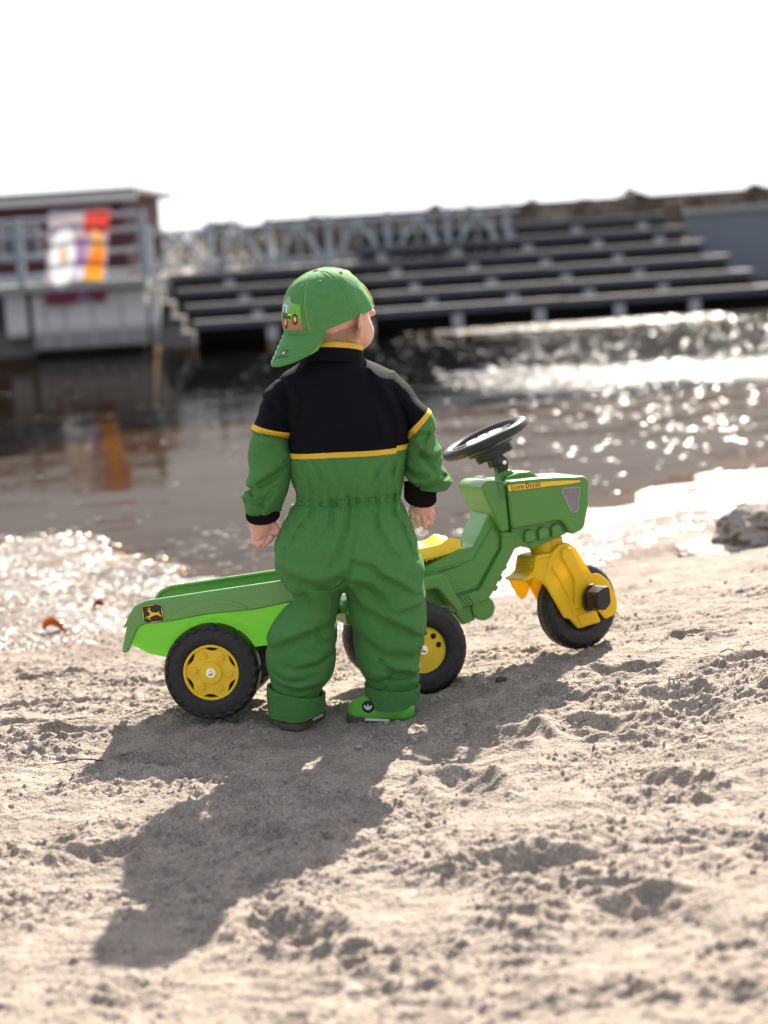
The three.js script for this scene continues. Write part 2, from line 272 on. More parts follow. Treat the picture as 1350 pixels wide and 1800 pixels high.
{
  const axis = (a, b, s, lo, hi, g) => { const o = []; for (let v = a; v <= b + 1e-9; v += s) o.push(v); let st = s; for (let v = b; v < hi;) { st *= g; v += st; o.push(v); } st = s; for (let v = a; v > lo;) { st *= g; v -= st; o.unshift(v); } return o; };
  const xs = axis(-0.92, 1.02, 0.0045, -400, 400, 1.09), zs = axis(-4.0, -1.8, 0.0045, -700, 300, 1.018), nx = xs.length, n = nx * zs.length;
  const pos = new Float32Array(n * 3), uv = new Float32Array(n * 2), col = new Float32Array(n * 3), idx = new Uint32Array((nx - 1) * (zs.length - 1) * 6);
  let q = 0;
  for (let j = 0; j < zs.length; j++) for (let i = 0; i < nx; i++) {
    const o = j * nx + i, x = xs[i], z = zs[j], y = Math.abs(x) > 12 || z < -14 || z > 6 ? baseH(x, z) : sandH(x, z);
    pos.set([x, y, z], o * 3); uv.set([x / 0.55, z / 0.55], o * 2);
    const wet = 1 - sstep(-0.098, -0.055, y), deep = 1 - sstep(-0.155, -0.099, y), k = (1 - 0.5 * wet) * (1 - 0.8 * deep);
    col.set([k, k * (1 - 0.08 * wet - 0.2 * deep), k * (1 - 0.12 * wet - 0.52 * deep)], o * 3);
    if (i < nx - 1 && j < zs.length - 1) { const a = o, b = o + 1, c = o + nx, d = c + 1; idx.set([a, c, b, b, c, d], q); q += 6; }
  }
  const g = new THREE.BufferGeometry();
  g.setAttribute('position', new THREE.BufferAttribute(pos, 3)); g.setAttribute('uv', new THREE.BufferAttribute(uv, 2)); g.setAttribute('color', new THREE.BufferAttribute(col, 3)); g.setIndex(new THREE.BufferAttribute(idx, 1)); g.computeVertexNormals();
  struct('sand_beach', g, M.sand);
}
// loose clods lying on the sand
{
  const g = new THREE.IcosahedronGeometry(1, 2), p = g.attributes.position;
  for (let i = 0; i < p.count; i++) { const x = p.getX(i), y = p.getY(i), z = p.getZ(i), k = 1 + 0.45 * nz(x * 1.3 + 5, y * 1.3, z * 1.3) + 0.3 * nz(x * 3.2, y * 3.2 + 3, z * 3.2); p.setXYZ(i, x * k, y * k * 0.6, z * k); }
  g.computeVertexNormals();
  const n = 9000, im = new THREE.InstancedMesh(mergeVertices(g, 1e-4), M.clod, n), m = new THREE.Matrix4(), e = new THREE.Euler(), qn = new THREE.Quaternion();
  for (let i = 0; i < n;) {
    const z = -1.9 - 2.6 * Math.pow(rnd(), 0.8), x = rr(-0.3, 0.34) * -z; if (nz(x * 4.6, z * 5.4, 12.4) < -0.1 && rnd() < 0.8) continue;
    if (CONTACT.some(c => Math.hypot(c[0] - x, c[1] - z) < 0.03)) continue;
    const s = 0.0013 + 0.0042 * Math.pow(rnd(), 5); qn.setFromEuler(e.set(rr(0, 6), rr(0, 6), rr(0, 6)));
    m.compose(new THREE.Vector3(x, sandH(x, z) + s * 0.1, z), qn, new THREE.Vector3(s, s, s)); im.setMatrixAt(i, m);
    const v = rr(0.8, 1.12); im.setColorAt(i, lin(v, v, v)); i++;
  }
  im.name = 'sand_clods'; im.castShadow = im.receiveShadow = true; im.userData.kind = 'stuff'; im.userData.label = 'small loose clods of pale sand scattered over the beach'; scene.add(im);
}

// ------------------------------------------------------------------ the water
const WATER_Y = -0.1;
{
  // one wind pattern over the whole basin: calm on the left, ruffled to the right, gusts in bands near the far shore
  const n = 2048, X0 = -7, LX = 14, Z0 = -4, LZ = 14, H = new Float32Array(n * n), dx = LX / n, dz = LZ / n;
  seed = 77;
  const set = (num, lo, hi, an) => Array.from({ length: num }, () => { const k = 2 * Math.PI / rr(lo, hi), a = rr(0, 6.283); return [Math.cos(a) * k * an, Math.sin(a) * k, rr(0, 6.283), 1 / (Math.hypot(Math.cos(a) * k * an, Math.sin(a) * k) * Math.sqrt(num / 2))]; });
  const slow = set(26, 0.16, 0.7, 0.6), quick = set(24, 0.036, 0.1, 0.9);
  const add = (list, z, row) => { row.fill(0); for (const [kx, kz, ph, a] of list) { const st = kx * dx, cs = Math.cos(st), sn = Math.sin(st); let p = ph + kz * z + kx * X0, c = Math.cos(p), s = Math.sin(p); for (let i = 0; i < n; i++) { row[i] += a * s; const s2 = s * cs + c * sn; c = c * cs - s * sn; s = s2; } } };
  const r1 = new Float32Array(n), r2 = new Float32Array(n);
  const gust = (x, z) => { const w = nz(x * 1.1, z * 0.8, 3) * 0.7, a = sstep(0.2, 0.9, x + w * 0.6) * sstep(3.3, 2.5, x + w * 0.5); return a * Math.max(sstep(-10.2, -10.6, z + w * 0.5 + 0.35 * nz(x * 4, z * 5, 1)) * sstep(-12.3, -11.5, z + w * 0.5), sstep(-17.0, -17.1, z) * 0 + sstep(-15.9, -16.4, z + w * 0.3)); };
  for (let j = 0; j < n; j++) {
    const z = Z0 - j * dz; add(slow, z, r1); add(quick, z, r2);
    for (let i = 0; i < n; i++) {
      const x = X0 + i * dx; if (i % 4 === 0 || i === 0) { const right = sstep(-0.6, 1.6, x - 0.05 * z * 0), pt = sstep(0.0, 0.42, nz(x * 1.6, z * 2.2, 8) + 0.25 * nz(x * 5, z * 7, 2)), near = sstep(-7, -4.6, z); r1.k = 0.0045 + 0.013 * right + 0.012 * near; r1.q = 0.003 + pt * (0.018 + 0.135 * right + 0.06 * near) + 0.03 * right * near + 0.066 * gust(x, z) * (0.35 + 0.85 * sstep(-0.3, 0.35, nz(x * 2.6, z * 8, 13))); }
      H[j * n + i] = r1[i] * r1.k + r2[i] * r1.q;
    }
  }
  const a = new Float32Array(n * n * 4), ro = new Uint8Array(512 * 512 * 4);
  for (let j = 0; j < 512; j++) for (let i = 0; i < 512; i++) { const x = X0 + i / 512 * LX, z = Z0 - j / 512 * LZ, v = (0.055 + 0.06 * sstep(0, 1.6, x) + 0.12 * gust(x, z)) * 255, o = 4 * (j * 512 + i); ro[o] = ro[o + 1] = ro[o + 2] = v; ro[o + 3] = 255; }
  for (let j = 0; j < n; j++) for (let i = 0; i < n; i++) {
    const sx = (H[j * n + Math.min(n - 1, i + 1)] - H[j * n + Math.max(0, i - 1)]) / (2 * dx), sy = (H[Math.min(n - 1, j + 1) * n + i] - H[Math.max(0, j - 1) * n + i]) / (2 * dz), l = Math.hypot(sx, sy, 1), o = 4 * (j * n + i);
    a[o] = 0.5 - 0.5 * sx / l; a[o + 1] = 0.5 - 0.5 * sy / l; a[o + 2] = 0.5 + 0.5 / l; a[o + 3] = 1;
  }
  const rt = tex(ro, 512, 512); rt.wrapS = rt.wrapT = THREE.MirroredRepeatWrapping; const t = tex(a, n, n); t.wrapS = t.wrapT = THREE.MirroredRepeatWrapping;
  const g = new THREE.PlaneGeometry(600, 14.2, 200, 20); g.rotateX(-Math.PI / 2); g.translate(0, WATER_Y, -3.5 - 7.1);
  const p = g.attributes.position, uv = g.attributes.uv; for (let i = 0; i < p.count; i++) uv.setXY(i, (p.getX(i) - X0) / LX, (Z0 - p.getZ(i)) / LZ);
  struct('water', g, mat([0.5, 0.37, 0.2], 1, { roughnessMap: rt, specularIntensity: 0.3, transmission: 1, thickness: 0, ior: 1.33, normalMap: t }));
}
// the thin ruffled film of water on the flat wet sand
{
  const nx = 350, nzz = 230, X0 = -1.9, LX = 4.2, Z0 = -3.9, LZ = 2.8, W = 1400, Hh = 930, a1 = tileNoise(512, 100, 3), a2 = tileNoise(512, 230, 4), hg = new Float32Array(W * Hh), d = new Float32Array(W * Hh * 4), px = LX / W;
  for (let j = 0; j < Hh; j++) for (let i = 0; i < W; i++) { const x = X0 + i * px, z = Z0 - j * px, m = (1 + 1.25 * sstep(0, -0.6, x)) * 0.25 + (1 + 1.25 * sstep(0, -0.6, x)) * 1.1 * sstep(-0.25, 0.35, nz(x * 3.2, z * 5.5, 4) + 0.5 * nz(x * 9, z * 15, 6)); hg[j * W + i] = m * (0.0105 * a1((i * 0.8) | 0, j) + 0.004 * a2(i, j)) + 0.0035 * nz(x * 22, z * 44, 2); }
  for (let j = 0; j < Hh; j++) for (let i = 0; i < W; i++) { const b = hg[j * W + i], sx = (hg[j * W + Math.min(W - 1, i + 1)] - b) / px, sy = (hg[Math.min(Hh - 1, j + 1) * W + i] - b) / px, l = Math.hypot(sx, sy, 1), o = 4 * (j * W + i); d[o] = 0.5 - 0.5 * sx / l; d[o + 1] = 0.5 - 0.5 * sy / l; d[o + 2] = 0.5 + 0.5 / l; d[o + 3] = 1; }
  const g = grid(nx, nzz, (u, v) => { const x = X0 + LX * u, z = Z0 - LZ * v, b = baseH(x, z), s = b + 0.7 * relief(x, z) * (1 - 0.55 * sstep(-0.06, -0.1, b)) + 0.0016 - 0.02 * sstep(-0.083, -0.066, b); return [x, Math.max(s, WATER_Y + 0.0022 - 0.012 * sstep(-0.104, -0.114, b + 0.012 * nz(x * 4, z * 4, 5))), z, u, v]; });
  { const I = g.index.array, P = g.attributes.position, keep = [], up = i => P.getY(i) > WATER_Y - 0.0006 && P.getY(i) > baseH(P.getX(i), P.getZ(i)) - 0.014; for (let i = 0; i < I.length; i += 3) if (up(I[i]) || up(I[i + 1]) || up(I[i + 2])) keep.push(I[i + 1], I[i], I[i + 2]); g.setIndex(keep); g.computeVertexNormals(); }
  struct('wet_film', g, mat([0.86, 0.80, 0.72], 0.23, { transmission: 1, thickness: 0, ior: 1.33, normalMap: tex(d, W, Hh) }));
}
// single wavelets that catch the sun
{
  const g = grid(16, 12, (u, v) => { const x = (u - 0.5) * 5, z = (v - 0.5) * 5, h = Math.exp(-(x * x + z * z) / 2); return [x, 0.55 * h - 0.03, -z]; }), L = [];
  seed = 3141;
  const put = (n, f) => { for (let i = 0; i < n;) { const q = f(); if (q) { L.push(q); i++; } } };
  put(800, () => { const z = -4.9 - 11.4 * Math.pow(rnd(), 0.75), x = rr(-0.05, 0.225) * -z, k = sstep(-0.06, 0.13, -x / z); return rnd() < k * (0.25 + sstep(-0.2, 0.4, nz(x * 1.2, z * 1.4, 21))) ? [x, z, rr(0.35, 1)] : null; });
  put(420, () => { const x = rr(0.25, 3.9), z = rr(-16.2, -17.0); return nz(x * 1.7, 3.3) > -0.3 && rnd() < sstep(0.2, 1.4, x) ? [x, z, rr(0.7, 1.3)] : null; });
  put(320, () => { const x = rr(0.4, 2.1), z = rr(-10.6, -12.2) + 0.3 * (x - 1.2); return [x, z, rr(0.5, 1.1)]; });
  put(120, () => { const z = -rr(5.2, 15); return [rr(-0.21, 0.0) * -z, z, rr(0.3, 0.85)]; });
  put(170, () => { const z = -rr(4.9, 6.3); return [rr(-0.13, 0.02) * -z, z, rr(0.3, 0.8)]; });
  const im = new THREE.InstancedMesh(g, mat([0.5, 0.4, 0.26], 0.2, { transmission: 1, thickness: 0, ior: 1.33 }), L.length), m = new THREE.Matrix4(), qn = new THREE.Quaternion(), up = new THREE.Vector3(0, 1, 0);
  L.forEach(([x, z, k], i) => { const s = 0.0085 * k * (0.55 + 0.45 * Math.min(1, -z / 9)); m.compose(new THREE.Vector3(x, WATER_Y, z), qn.setFromAxisAngle(up, rr(0, 6.28)), new THREE.Vector3(s * rr(1, 1.9), s * rr(0.7, 1.05), s)); im.setMatrixAt(i, m); });
  im.name = 'water_wavelets'; im.userData.kind = 'stuff'; im.userData.label = 'small wavelets glinting in the sun on the water'; im.receiveShadow = true; scene.add(im);
}

// ------------------------------------------------------------------ far bank
const concrete = (base, streak, s0, drip) => canvasTex(512, 256, (g, w, h) => {
  const im = g.createImageData(w, h), a = tileNoise(512, 16, s0), b = tileNoise(512, 90, s0 + 1), c = tileNoise(512, 256, s0 + 2);
  for (let j = 0; j < h; j++) for (let i = 0; i < w; i++) {
    const st = b(i, Math.floor(j * 0.05)) * 0.6 + a(i, Math.floor(j * 0.3)) * 0.4, f = drip ? sstep(0.36, 0.7, st) * (0.4 + 0.6 * j / h) : 0.5 * a(i, j), v = 0.93 + 0.14 * (c(i, j) - 0.5), o = 4 * (j * w + i);
    for (let k = 0; k < 3; k++) im.data[o + k] = clamp((base[k] + (streak[k] - base[k]) * f) * v) * 255;
    im.data[o + 3] = 255;
  }
  g.putImageData(im, 0, 0);
});
const MB = {
  quay: mat([1, 1, 1], 0.9, { map: concrete([0.58, 0.565, 0.55], [0.95, 0.93, 0.9], 51, true) }),
  quayDark: mat([1, 1, 1], 0.9, { map: concrete([0.25, 0.24, 0.24], [0.42, 0.40, 0.39], 55, true) }),
  coping: mat([0.30, 0.30, 0.28], 0.9), plank: mat([0.55, 0.55, 0.56], 0.8, { map: concrete([0.42, 0.42, 0.44], [0.52, 0.52, 0.54], 61, false) }),
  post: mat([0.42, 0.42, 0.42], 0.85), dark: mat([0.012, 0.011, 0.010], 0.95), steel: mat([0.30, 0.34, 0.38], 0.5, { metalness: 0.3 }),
  lattice: mat([0.36, 0.39, 0.42], 0.6), maroon: mat([0.085, 0.022, 0.032], 0.8), trim: mat([0.5, 0.5, 0.5], 0.7), glass: mat([0.04, 0.05, 0.06], 0.12), roof: mat([0.12, 0.1, 0.1], 0.8),
  ground: mat([0.22, 0.2, 0.18], 0.95), greyBlue: mat([0.19, 0.21, 0.24], 0.8), bark: mat([0.07, 0.055, 0.045], 0.95), shrub: mat([0.085, 0.06, 0.042], 0.9, { side: THREE.DoubleSide }),
};
struct('terrace_ground', (() => { const g = new THREE.BoxGeometry(1200, 0.8, 900); g.translate(0, 0.06, -19.6 - 450); return g; })(), MB.ground);
struct('bank_ground', (() => { const g = new THREE.BoxGeometry(300, 1.25, 12); g.translate(-152.2, -0.15, -17.25 - 6); return g; })(), MB.ground);
{
  const q = thing('quay_wall', 'pale streaked concrete quay wall at the water on the far left', 'wall');
  part(q, 'wall', planeUV(box(1.06, 0.52, 0.22, -2.63, 0.22, -17.12), 1.06, 0.52), MB.quay);
  part(q, 'coping', box(1.12, 0.085, 0.34, -2.63, 0.525, -17.13, 0.012), MB.coping);
  part(q, 'footing', box(1.08, 0.16, 0.3, -2.63, -0.15, -17.2), MB.dark);
  for (const x of [-3.04, -2.86, -2.6, -2.33]) part(q, 'board_mark', box(0.02, 0.5, 0.012, x, 0.22, -17.008), MB.quay);
  const q2 = thing('quay_wall', 'dark weathered quay wall left of the pale streaked one', 'wall');
  part(q2, 'wall', planeUV(box(7, 0.6, 0.2, -6.68, 0.17, -17.25), 1.2, 0.6), MB.quayDark);
  part(q2, 'coping', box(7, 0.085, 0.4, -6.68, 0.525, -17.25, 0.012), MB.coping);
  part(q2, 'buttress', planeUV(box(0.2, 0.42, 0.1, -3.32, 0.29, -17.1), 1, 0.5), MB.quay);
  // terrace of plank steps
  const t = thing('plank_steps', 'dark wooden terrace of long grey plank steps rising from the far shore', 'steps');
  const rows = [[-1.75, -0.95, -0.02, 0.82, 1.6, 2.36, 3.09], [-1.1, -0.25, 0.6, 1.38, 2.13, 2.86], [-1.25, -0.38, 0.44, 1.22, 1.96, 2.68], [-1.4, -0.55, 0.29, 1.07, 1.79, 2.52], [0.15, 0.92, 1.66, 2.36, 3.0], [0.7, 1.5, 2.2, 2.9]];
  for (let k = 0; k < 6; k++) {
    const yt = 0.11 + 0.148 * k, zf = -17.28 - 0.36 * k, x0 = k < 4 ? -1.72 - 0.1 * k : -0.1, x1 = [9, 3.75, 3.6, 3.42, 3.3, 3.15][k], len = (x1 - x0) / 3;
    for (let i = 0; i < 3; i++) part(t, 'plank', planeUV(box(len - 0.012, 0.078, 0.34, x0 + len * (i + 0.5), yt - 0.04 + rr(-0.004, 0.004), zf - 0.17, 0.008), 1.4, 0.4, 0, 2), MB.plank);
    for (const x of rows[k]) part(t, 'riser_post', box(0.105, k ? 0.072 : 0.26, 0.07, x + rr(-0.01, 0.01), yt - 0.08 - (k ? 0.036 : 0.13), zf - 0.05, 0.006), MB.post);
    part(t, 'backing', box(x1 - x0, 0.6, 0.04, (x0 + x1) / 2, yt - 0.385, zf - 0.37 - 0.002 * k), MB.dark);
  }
  const fl = thing('stair_flank', 'stepped grey stone flank between pale quay wall and plank steps', 'wall');
  for (let k = 0; k < 4; k++) part(fl, 'stone_step', planeUV(box(0.3 + 0.02 * k, 0.15, 0.5, -1.82 - 0.115 * k, -0.04 + 0.14 * k, -17.22 - 0.12 * k, 0.01), 0.6, 0.4), MB.quayDark);
  part(fl, 'stone_post', planeUV(box(0.1, 0.5, 0.12, -2.03, 0.18, -17.12, 0.01), 0.6, 0.5), MB.quay);
  const gp = thing('grey_wall', 'plain blue grey wall at the right end of the plank steps', 'wall');
  part(gp, 'wall', box(5, 0.7, 0.2, 5.9, 0.46, -19.3), MB.greyBlue); part(gp, 'coping', box(5.05, 0.06, 0.26, 5.9, 0.84, -19.3, 0.01), MB.coping);
  // quay railing
  const r = thing('quay_railing', 'blue grey steel railing on top of the pale quay wall', 'railing');
  for (const x of [-4.4, -3.245, -2.085]) part(r, 'post', box(0.075, 0.62, 0.06, x, 0.875, -17.1, 0.008), MB.steel);
  for (const y of [0.645, 0.83, 1.02, 1.16]) part(r, 'rail', rod([-7, y, -17.1], [-2.085, y, -17.1], 0.021), MB.steel);
  // white lattice railing above the steps
  const l = thing('lattice_railing', 'white lattice railing on the terrace above the plank steps', 'railing');
  part(l, 'base_board', box(3.9, 0.07, 0.1, -0.35, 0.485, -19.0, 0.008), MB.trim);
  for (const y of [0.62, 0.98]) part(l, 'rail', box(3.9, 0.035, 0.04, -0.35, y, -19.0), MB.lattice);
  for (let i = 0; i <= 6; i++) { const x = -2.25 + i * 0.62; part(l, 'post', box(0.06, 0.6, 0.05, x, 0.76, -19.05), MB.lattice); if (i < 6) { part(l, 'brace', rod([x, 0.52, -18.97], [x + 0.31, 0.98, -18.97], 0.02), MB.lattice); part(l, 'brace', rod([x + 0.62, 0.52, -18.94], [x + 0.31, 0.98, -18.94], 0.02), MB.lattice); for (const f of [0.16, 0.31, 0.46]) part(l, 'baluster', box(0.022, 0.46, 0.022, x + f, 0.75, -19.02), MB.lattice); } }
  // banner
  const bt = canvasTex(512, 640, (g, w, h) => {
    g.fillStyle = '#a79ea6'; g.fillRect(0, 0, w, h); g.fillStyle = '#7c2a4c'; g.fillRect(0, h * 0.86, w, h * 0.14); g.fillStyle = '#c8483c'; g.fillRect(w * 0.58, 0, w * 0.42, h * 0.26); g.fillStyle = '#9a78a4'; g.fillRect(w * 0.44, h * 0.3, w * 0.2, h * 0.3);
    const gr = g.createLinearGradient(0, h * 0.25, 0, h * 0.8); gr.addColorStop(0, '#d8b060'); gr.addColorStop(0.5, '#e8781c'); gr.addColorStop(1, '#e0b040'); g.fillStyle = gr;
    g.beginPath(); g.moveTo(w * 0.62, h * 0.85); g.bezierCurveTo(w * 0.6, h * 0.5, w * 0.8, h * 0.5, w * 0.72, h * 0.2); g.bezierCurveTo(w * 1.1, h * 0.3, w * 0.9, h * 0.6, w * 0.95, h * 0.85); g.fill();
    g.fillStyle = '#e8e6ea'; g.beginPath(); g.ellipse(w * 0.26, h * 0.5, w * 0.2, h * 0.34, 0, 0, 7); g.fill(); g.fillStyle = '#cdb690'; g.beginPath(); g.ellipse(w * 0.27, h * 0.48, w * 0.07, h * 0.1, 0, 0, 7); g.fill();
    g.fillStyle = '#d8cfe0'; g.fillRect(w * 0.48, h * 0.62, w * 0.12, h * 0.14); g.fillStyle = '#b06aa8'; g.fillRect(w * 0.55, h * 0.87, w * 0.14, h * 0.06);
  });
  const bn = thing('banner', 'printed banner with white oval and orange flames hanging on the quay railing', 'banner');
  part(bn, 'cloth', grid(12, 12, (u, v) => [-3.03 + 0.56 * u + 0.12 * v, 0.375 + 0.84 * v, -16.97 + 0.02 * Math.sin(u * 7 + v * 2)]), mat([1, 1, 1], 1, { map: bt, side: THREE.DoubleSide, transmission: 0.27 }));
  for (const v of [0.02, 1]) part(bn, 'hem_bar', rod([-3.03 + 0.12 * v, 0.375 + 0.84 * v, -16.99], [-2.47 + 0.12 * v, 0.375 + 0.84 * v, -16.99], 0.012), MB.steel);
  // maroon building
  const b = thing('maroon_building', 'low maroon building behind the quay railing on the far left', 'building');
  part(b, 'wall', box(7.3, 1.05, 4, -6.55, 0.96, -24), MB.maroon); part(b, 'roof', box(7.7, 0.07, 4.4, -6.55, 1.52, -24, 0.01), MB.roof); part(b, 'eaves_board', box(7.72, 0.1, 0.05, -6.55, 1.46, -21.83), MB.trim);
  for (const x of [-4.15, -5.4, -6.8]) { const w = part(b, 'window', box(0.5, 0.42, 0.06, x, 0.98, -21.99), MB.trim); part(w, 'pane', box(0.42, 0.34, 0.02, x, 0.98, -21.95), MB.glass); }
  for (let i = 0; i < 30; i++) { const x = -2.98 - i * 0.24; if (![-4.15, -5.4, -6.8].some(c => Math.abs(c - x) < 0.3)) part(b, 'batten', box(0.045, 0.9, 0.03, x, 0.98, -21.98), MB.maroon); }
  const pl = part(b, 'plinth', box(7.34, 0.16, 0.1, -6.55, 0.52, -21.96), MB.trim);
  // low building further back
  const b2 = thing('grey_building', 'long low grey building far behind the plank steps', 'building');
  part(b2, 'wall', box(9, 0.66, 3, 3.2, 0.72, -27.5), mat([0.26, 0.25, 0.24], 0.9)); part(b2, 'roof', box(9.3, 0.05, 3.3, 3.2, 1.075, -27.5, 0.01), MB.roof);
  for (let i = 0; i < 7; i++) { const x = -0.6 + i * 1.25, w = part(b2, 'window', box(0.5, 0.3, 0.05, x, 0.78, -25.99), MB.trim); part(w, 'pane', box(0.42, 0.24, 0.02, x, 0.78, -25.95), MB.glass); }
  // row of bare winter shrubs behind the railing and the steps
  seed = 515;
  for (let k = 0; k < 13; k++) {
    const x0 = -2.55 + k * 0.66 + rr(-0.12, 0.12), z0 = -22.4 + rr(-0.35, 0.35), H = 0.72 + rr(-0.12, 0.12), sh = thing('winter_shrub', ['leftmost', 'second', 'third', 'fourth', 'fifth', 'sixth', 'seventh', 'eighth', 'ninth', 'tenth', 'eleventh', 'twelfth', 'last'][k] + ' bare brown shrub from the left in the row behind the plank steps', 'shrub', 'bare shrubs in a row behind the plank steps'), hp = [];
    for (let i = 0; i < 2600; i++) { const a = rr(0, 6.28), hh = Math.pow(rnd(), 0.75), r = 0.56 * Math.sqrt(rnd()) * Math.sin(Math.PI * (0.18 + 0.74 * hh)), x = r * Math.cos(a), y = hh * H * (0.86 + 0.2 * nz(x * 5 + k, z0)), z = r * Math.sin(a), s = rr(0.016, 0.046), q = new THREE.Vector3(rr(-1, 1), rr(-0.6, 1), rr(-1, 1)).normalize(), t = q.clone().cross(new THREE.Vector3(rr(-1, 1), 1, rr(-1, 1))).normalize().multiplyScalar(0.6); hp.push(x - q.x * s, y - q.y * s, z - q.z * s, x + q.x * s, y + q.y * s, z + q.z * s, x + t.x * s, y + t.y * s, z + t.z * s); }
    const hg = new THREE.BufferGeometry(); hg.setAttribute('position', new THREE.Float32BufferAttribute(hp, 3)); hg.computeVertexNormals();
    part(sh, 'crown', hg, MB.shrub);
    part(sh, 'trunk', merge([rod([0, -0.02, 0], [0.02, 0.3, 0], 0.035, 0.024, 8), ...Array.from({ length: 12 }, () => { const a = rr(0, 6.28), r = rr(0.1, 0.34); return rod([0.01, rr(0.1, 0.3), 0], [r * Math.cos(a), H * rr(0.5, 0.8), r * Math.sin(a)], 0.016, 0.004, 5); })]), MB.bark);
    sh.position.set(x0, 0.46, z0);
  }
}
struct('bank_ground', (() => { const g = new THREE.BoxGeometry(300, 1.25, 12); g.translate(159.05, -0.15, -17.35 - 6); return g; })(), MB.ground);

// ------------------------------------------------------------------ the child (x right, y up, +z towards the back of the child)
seed = 4321;
const child = thing('person', 'small child seen from behind in green coverall with black yoke and backwards green cap', 'person');
child.position.set(-0.0995, 0.0018, -3.22); child.rotation.z = -0.0638;
const table = rows => {                       // smooth lookup of [y, cx, a, cz, b] at 2 mm steps
  const y0 = rows[0][0], y1 = rows[rows.length - 1][0], n = Math.ceil((y1 - y0) / 0.002), out = [];
  for (let i = 0; i <= n; i++) {
    const y = y0 + (y1 - y0) * i / n; let k = 0; while (k < rows.length - 2 && rows[k + 1][0] < y) k++;
    const p0 = rows[Math.max(0, k - 1)], p1 = rows[k], p2 = rows[k + 1], p3 = rows[Math.min(rows.length - 1, k + 2)], t = (y - p1[0]) / (p2[0] - p1[0]), r = [];
    for (let c = 1; c < 5; c++) { const d = p2[0] - p1[0], m1 = (p2[c] - p0[c]) / (p2[0] - p0[0] || 1) * d, m2 = (p3[c] - p1[c]) / (p3[0] - p1[0] || 1) * d, t2 = t * t, t3 = t2 * t; r.push((2 * t3 - 3 * t2 + 1) * p1[c] + (t3 - 2 * t2 + t) * m1 + (3 * t2 - 2 * t3) * p2[c] + (t3 - t2) * m2); }
    out.push(r);
  }
  const R = [0, 0, 0, 0];
  return y => { const f = clamp((y - y0) / (y1 - y0)) * n, i = Math.min(n - 1, f | 0), t = f - i, A = out[i], B = out[i + 1]; for (let c = 0; c < 4; c++) R[c] = A[c] + (B[c] - A[c]) * t; return R; };
};
const ell = (x, z, r) => { const px = (x - r[0]) / r[1], pz = (z - r[2]) / r[3], k0 = Math.hypot(px, pz), k1 = Math.hypot(px / r[1], pz / r[3]); return k1 < 1e-6 ? -Math.min(r[1], r[3]) : k0 * (k0 - 1) / k1; };
// folds: polylines in millimetres over the back of the garment, with height, width and the side of the sharp valley
function folds(list) {
  const F = [];
  for (let i = 0; i < list.length; i += 4) {
    const p = list[i].map(v => v / 1000), amp = list[i + 1] / 1000, w = list[i + 2] / 1000, side = list[i + 3]; let L = 0; const seg = [];
    for (let k = 0; k + 3 < p.length; k += 2) { const l = Math.hypot(p[k + 2] - p[k], p[k + 3] - p[k + 1]); seg.push([p[k], p[k + 1], p[k + 2] - p[k], p[k + 3] - p[k + 1], l, L]); L += l; }
    const xs = p.filter((_, q) => q % 2 === 0), ys = p.filter((_, q) => q % 2), m = w * 2.4;
    F.push({ seg, L, amp, w, side, x0: Math.min(...xs) - m, x1: Math.max(...xs) + m, y0: Math.min(...ys) - m, y1: Math.max(...ys) + m });
  }
  return (x, y) => {
    let s = 0;
    for (const f of F) {
      if (x < f.x0 || x > f.x1 || y < f.y0 || y > f.y1) continue;
      let best = 1, sg = 0, tt = 0;
      for (const g of f.seg) { const ux = x - g[0], uy = y - g[1], t = clamp((ux * g[2] + uy * g[3]) / (g[4] * g[4])), dx = ux - g[2] * t, dy = uy - g[3] * t, d = Math.hypot(dx, dy); if (d < best) { best = d; sg = (g[2] * uy - g[3] * ux) > 0 ? 1 : -1; tt = (g[5] + t * g[4]) / f.L; } }
      const taper = Math.sqrt(Math.max(0, Math.sin(Math.PI * clamp(0.06 + 0.88 * tt)))), q = best / f.w;
      if (f.side === 0) s += f.amp * taper * Math.exp(-q * q);
      else if (sg * f.side > 0) s += f.amp * taper * (Math.exp(-((q / 0.5) ** 2)) - 0.75 * Math.exp(-(((q - 0.95) / 0.45) ** 2)));
      else s += f.amp * taper * Math.exp(-q * q);
    }
    return s;
  };
}
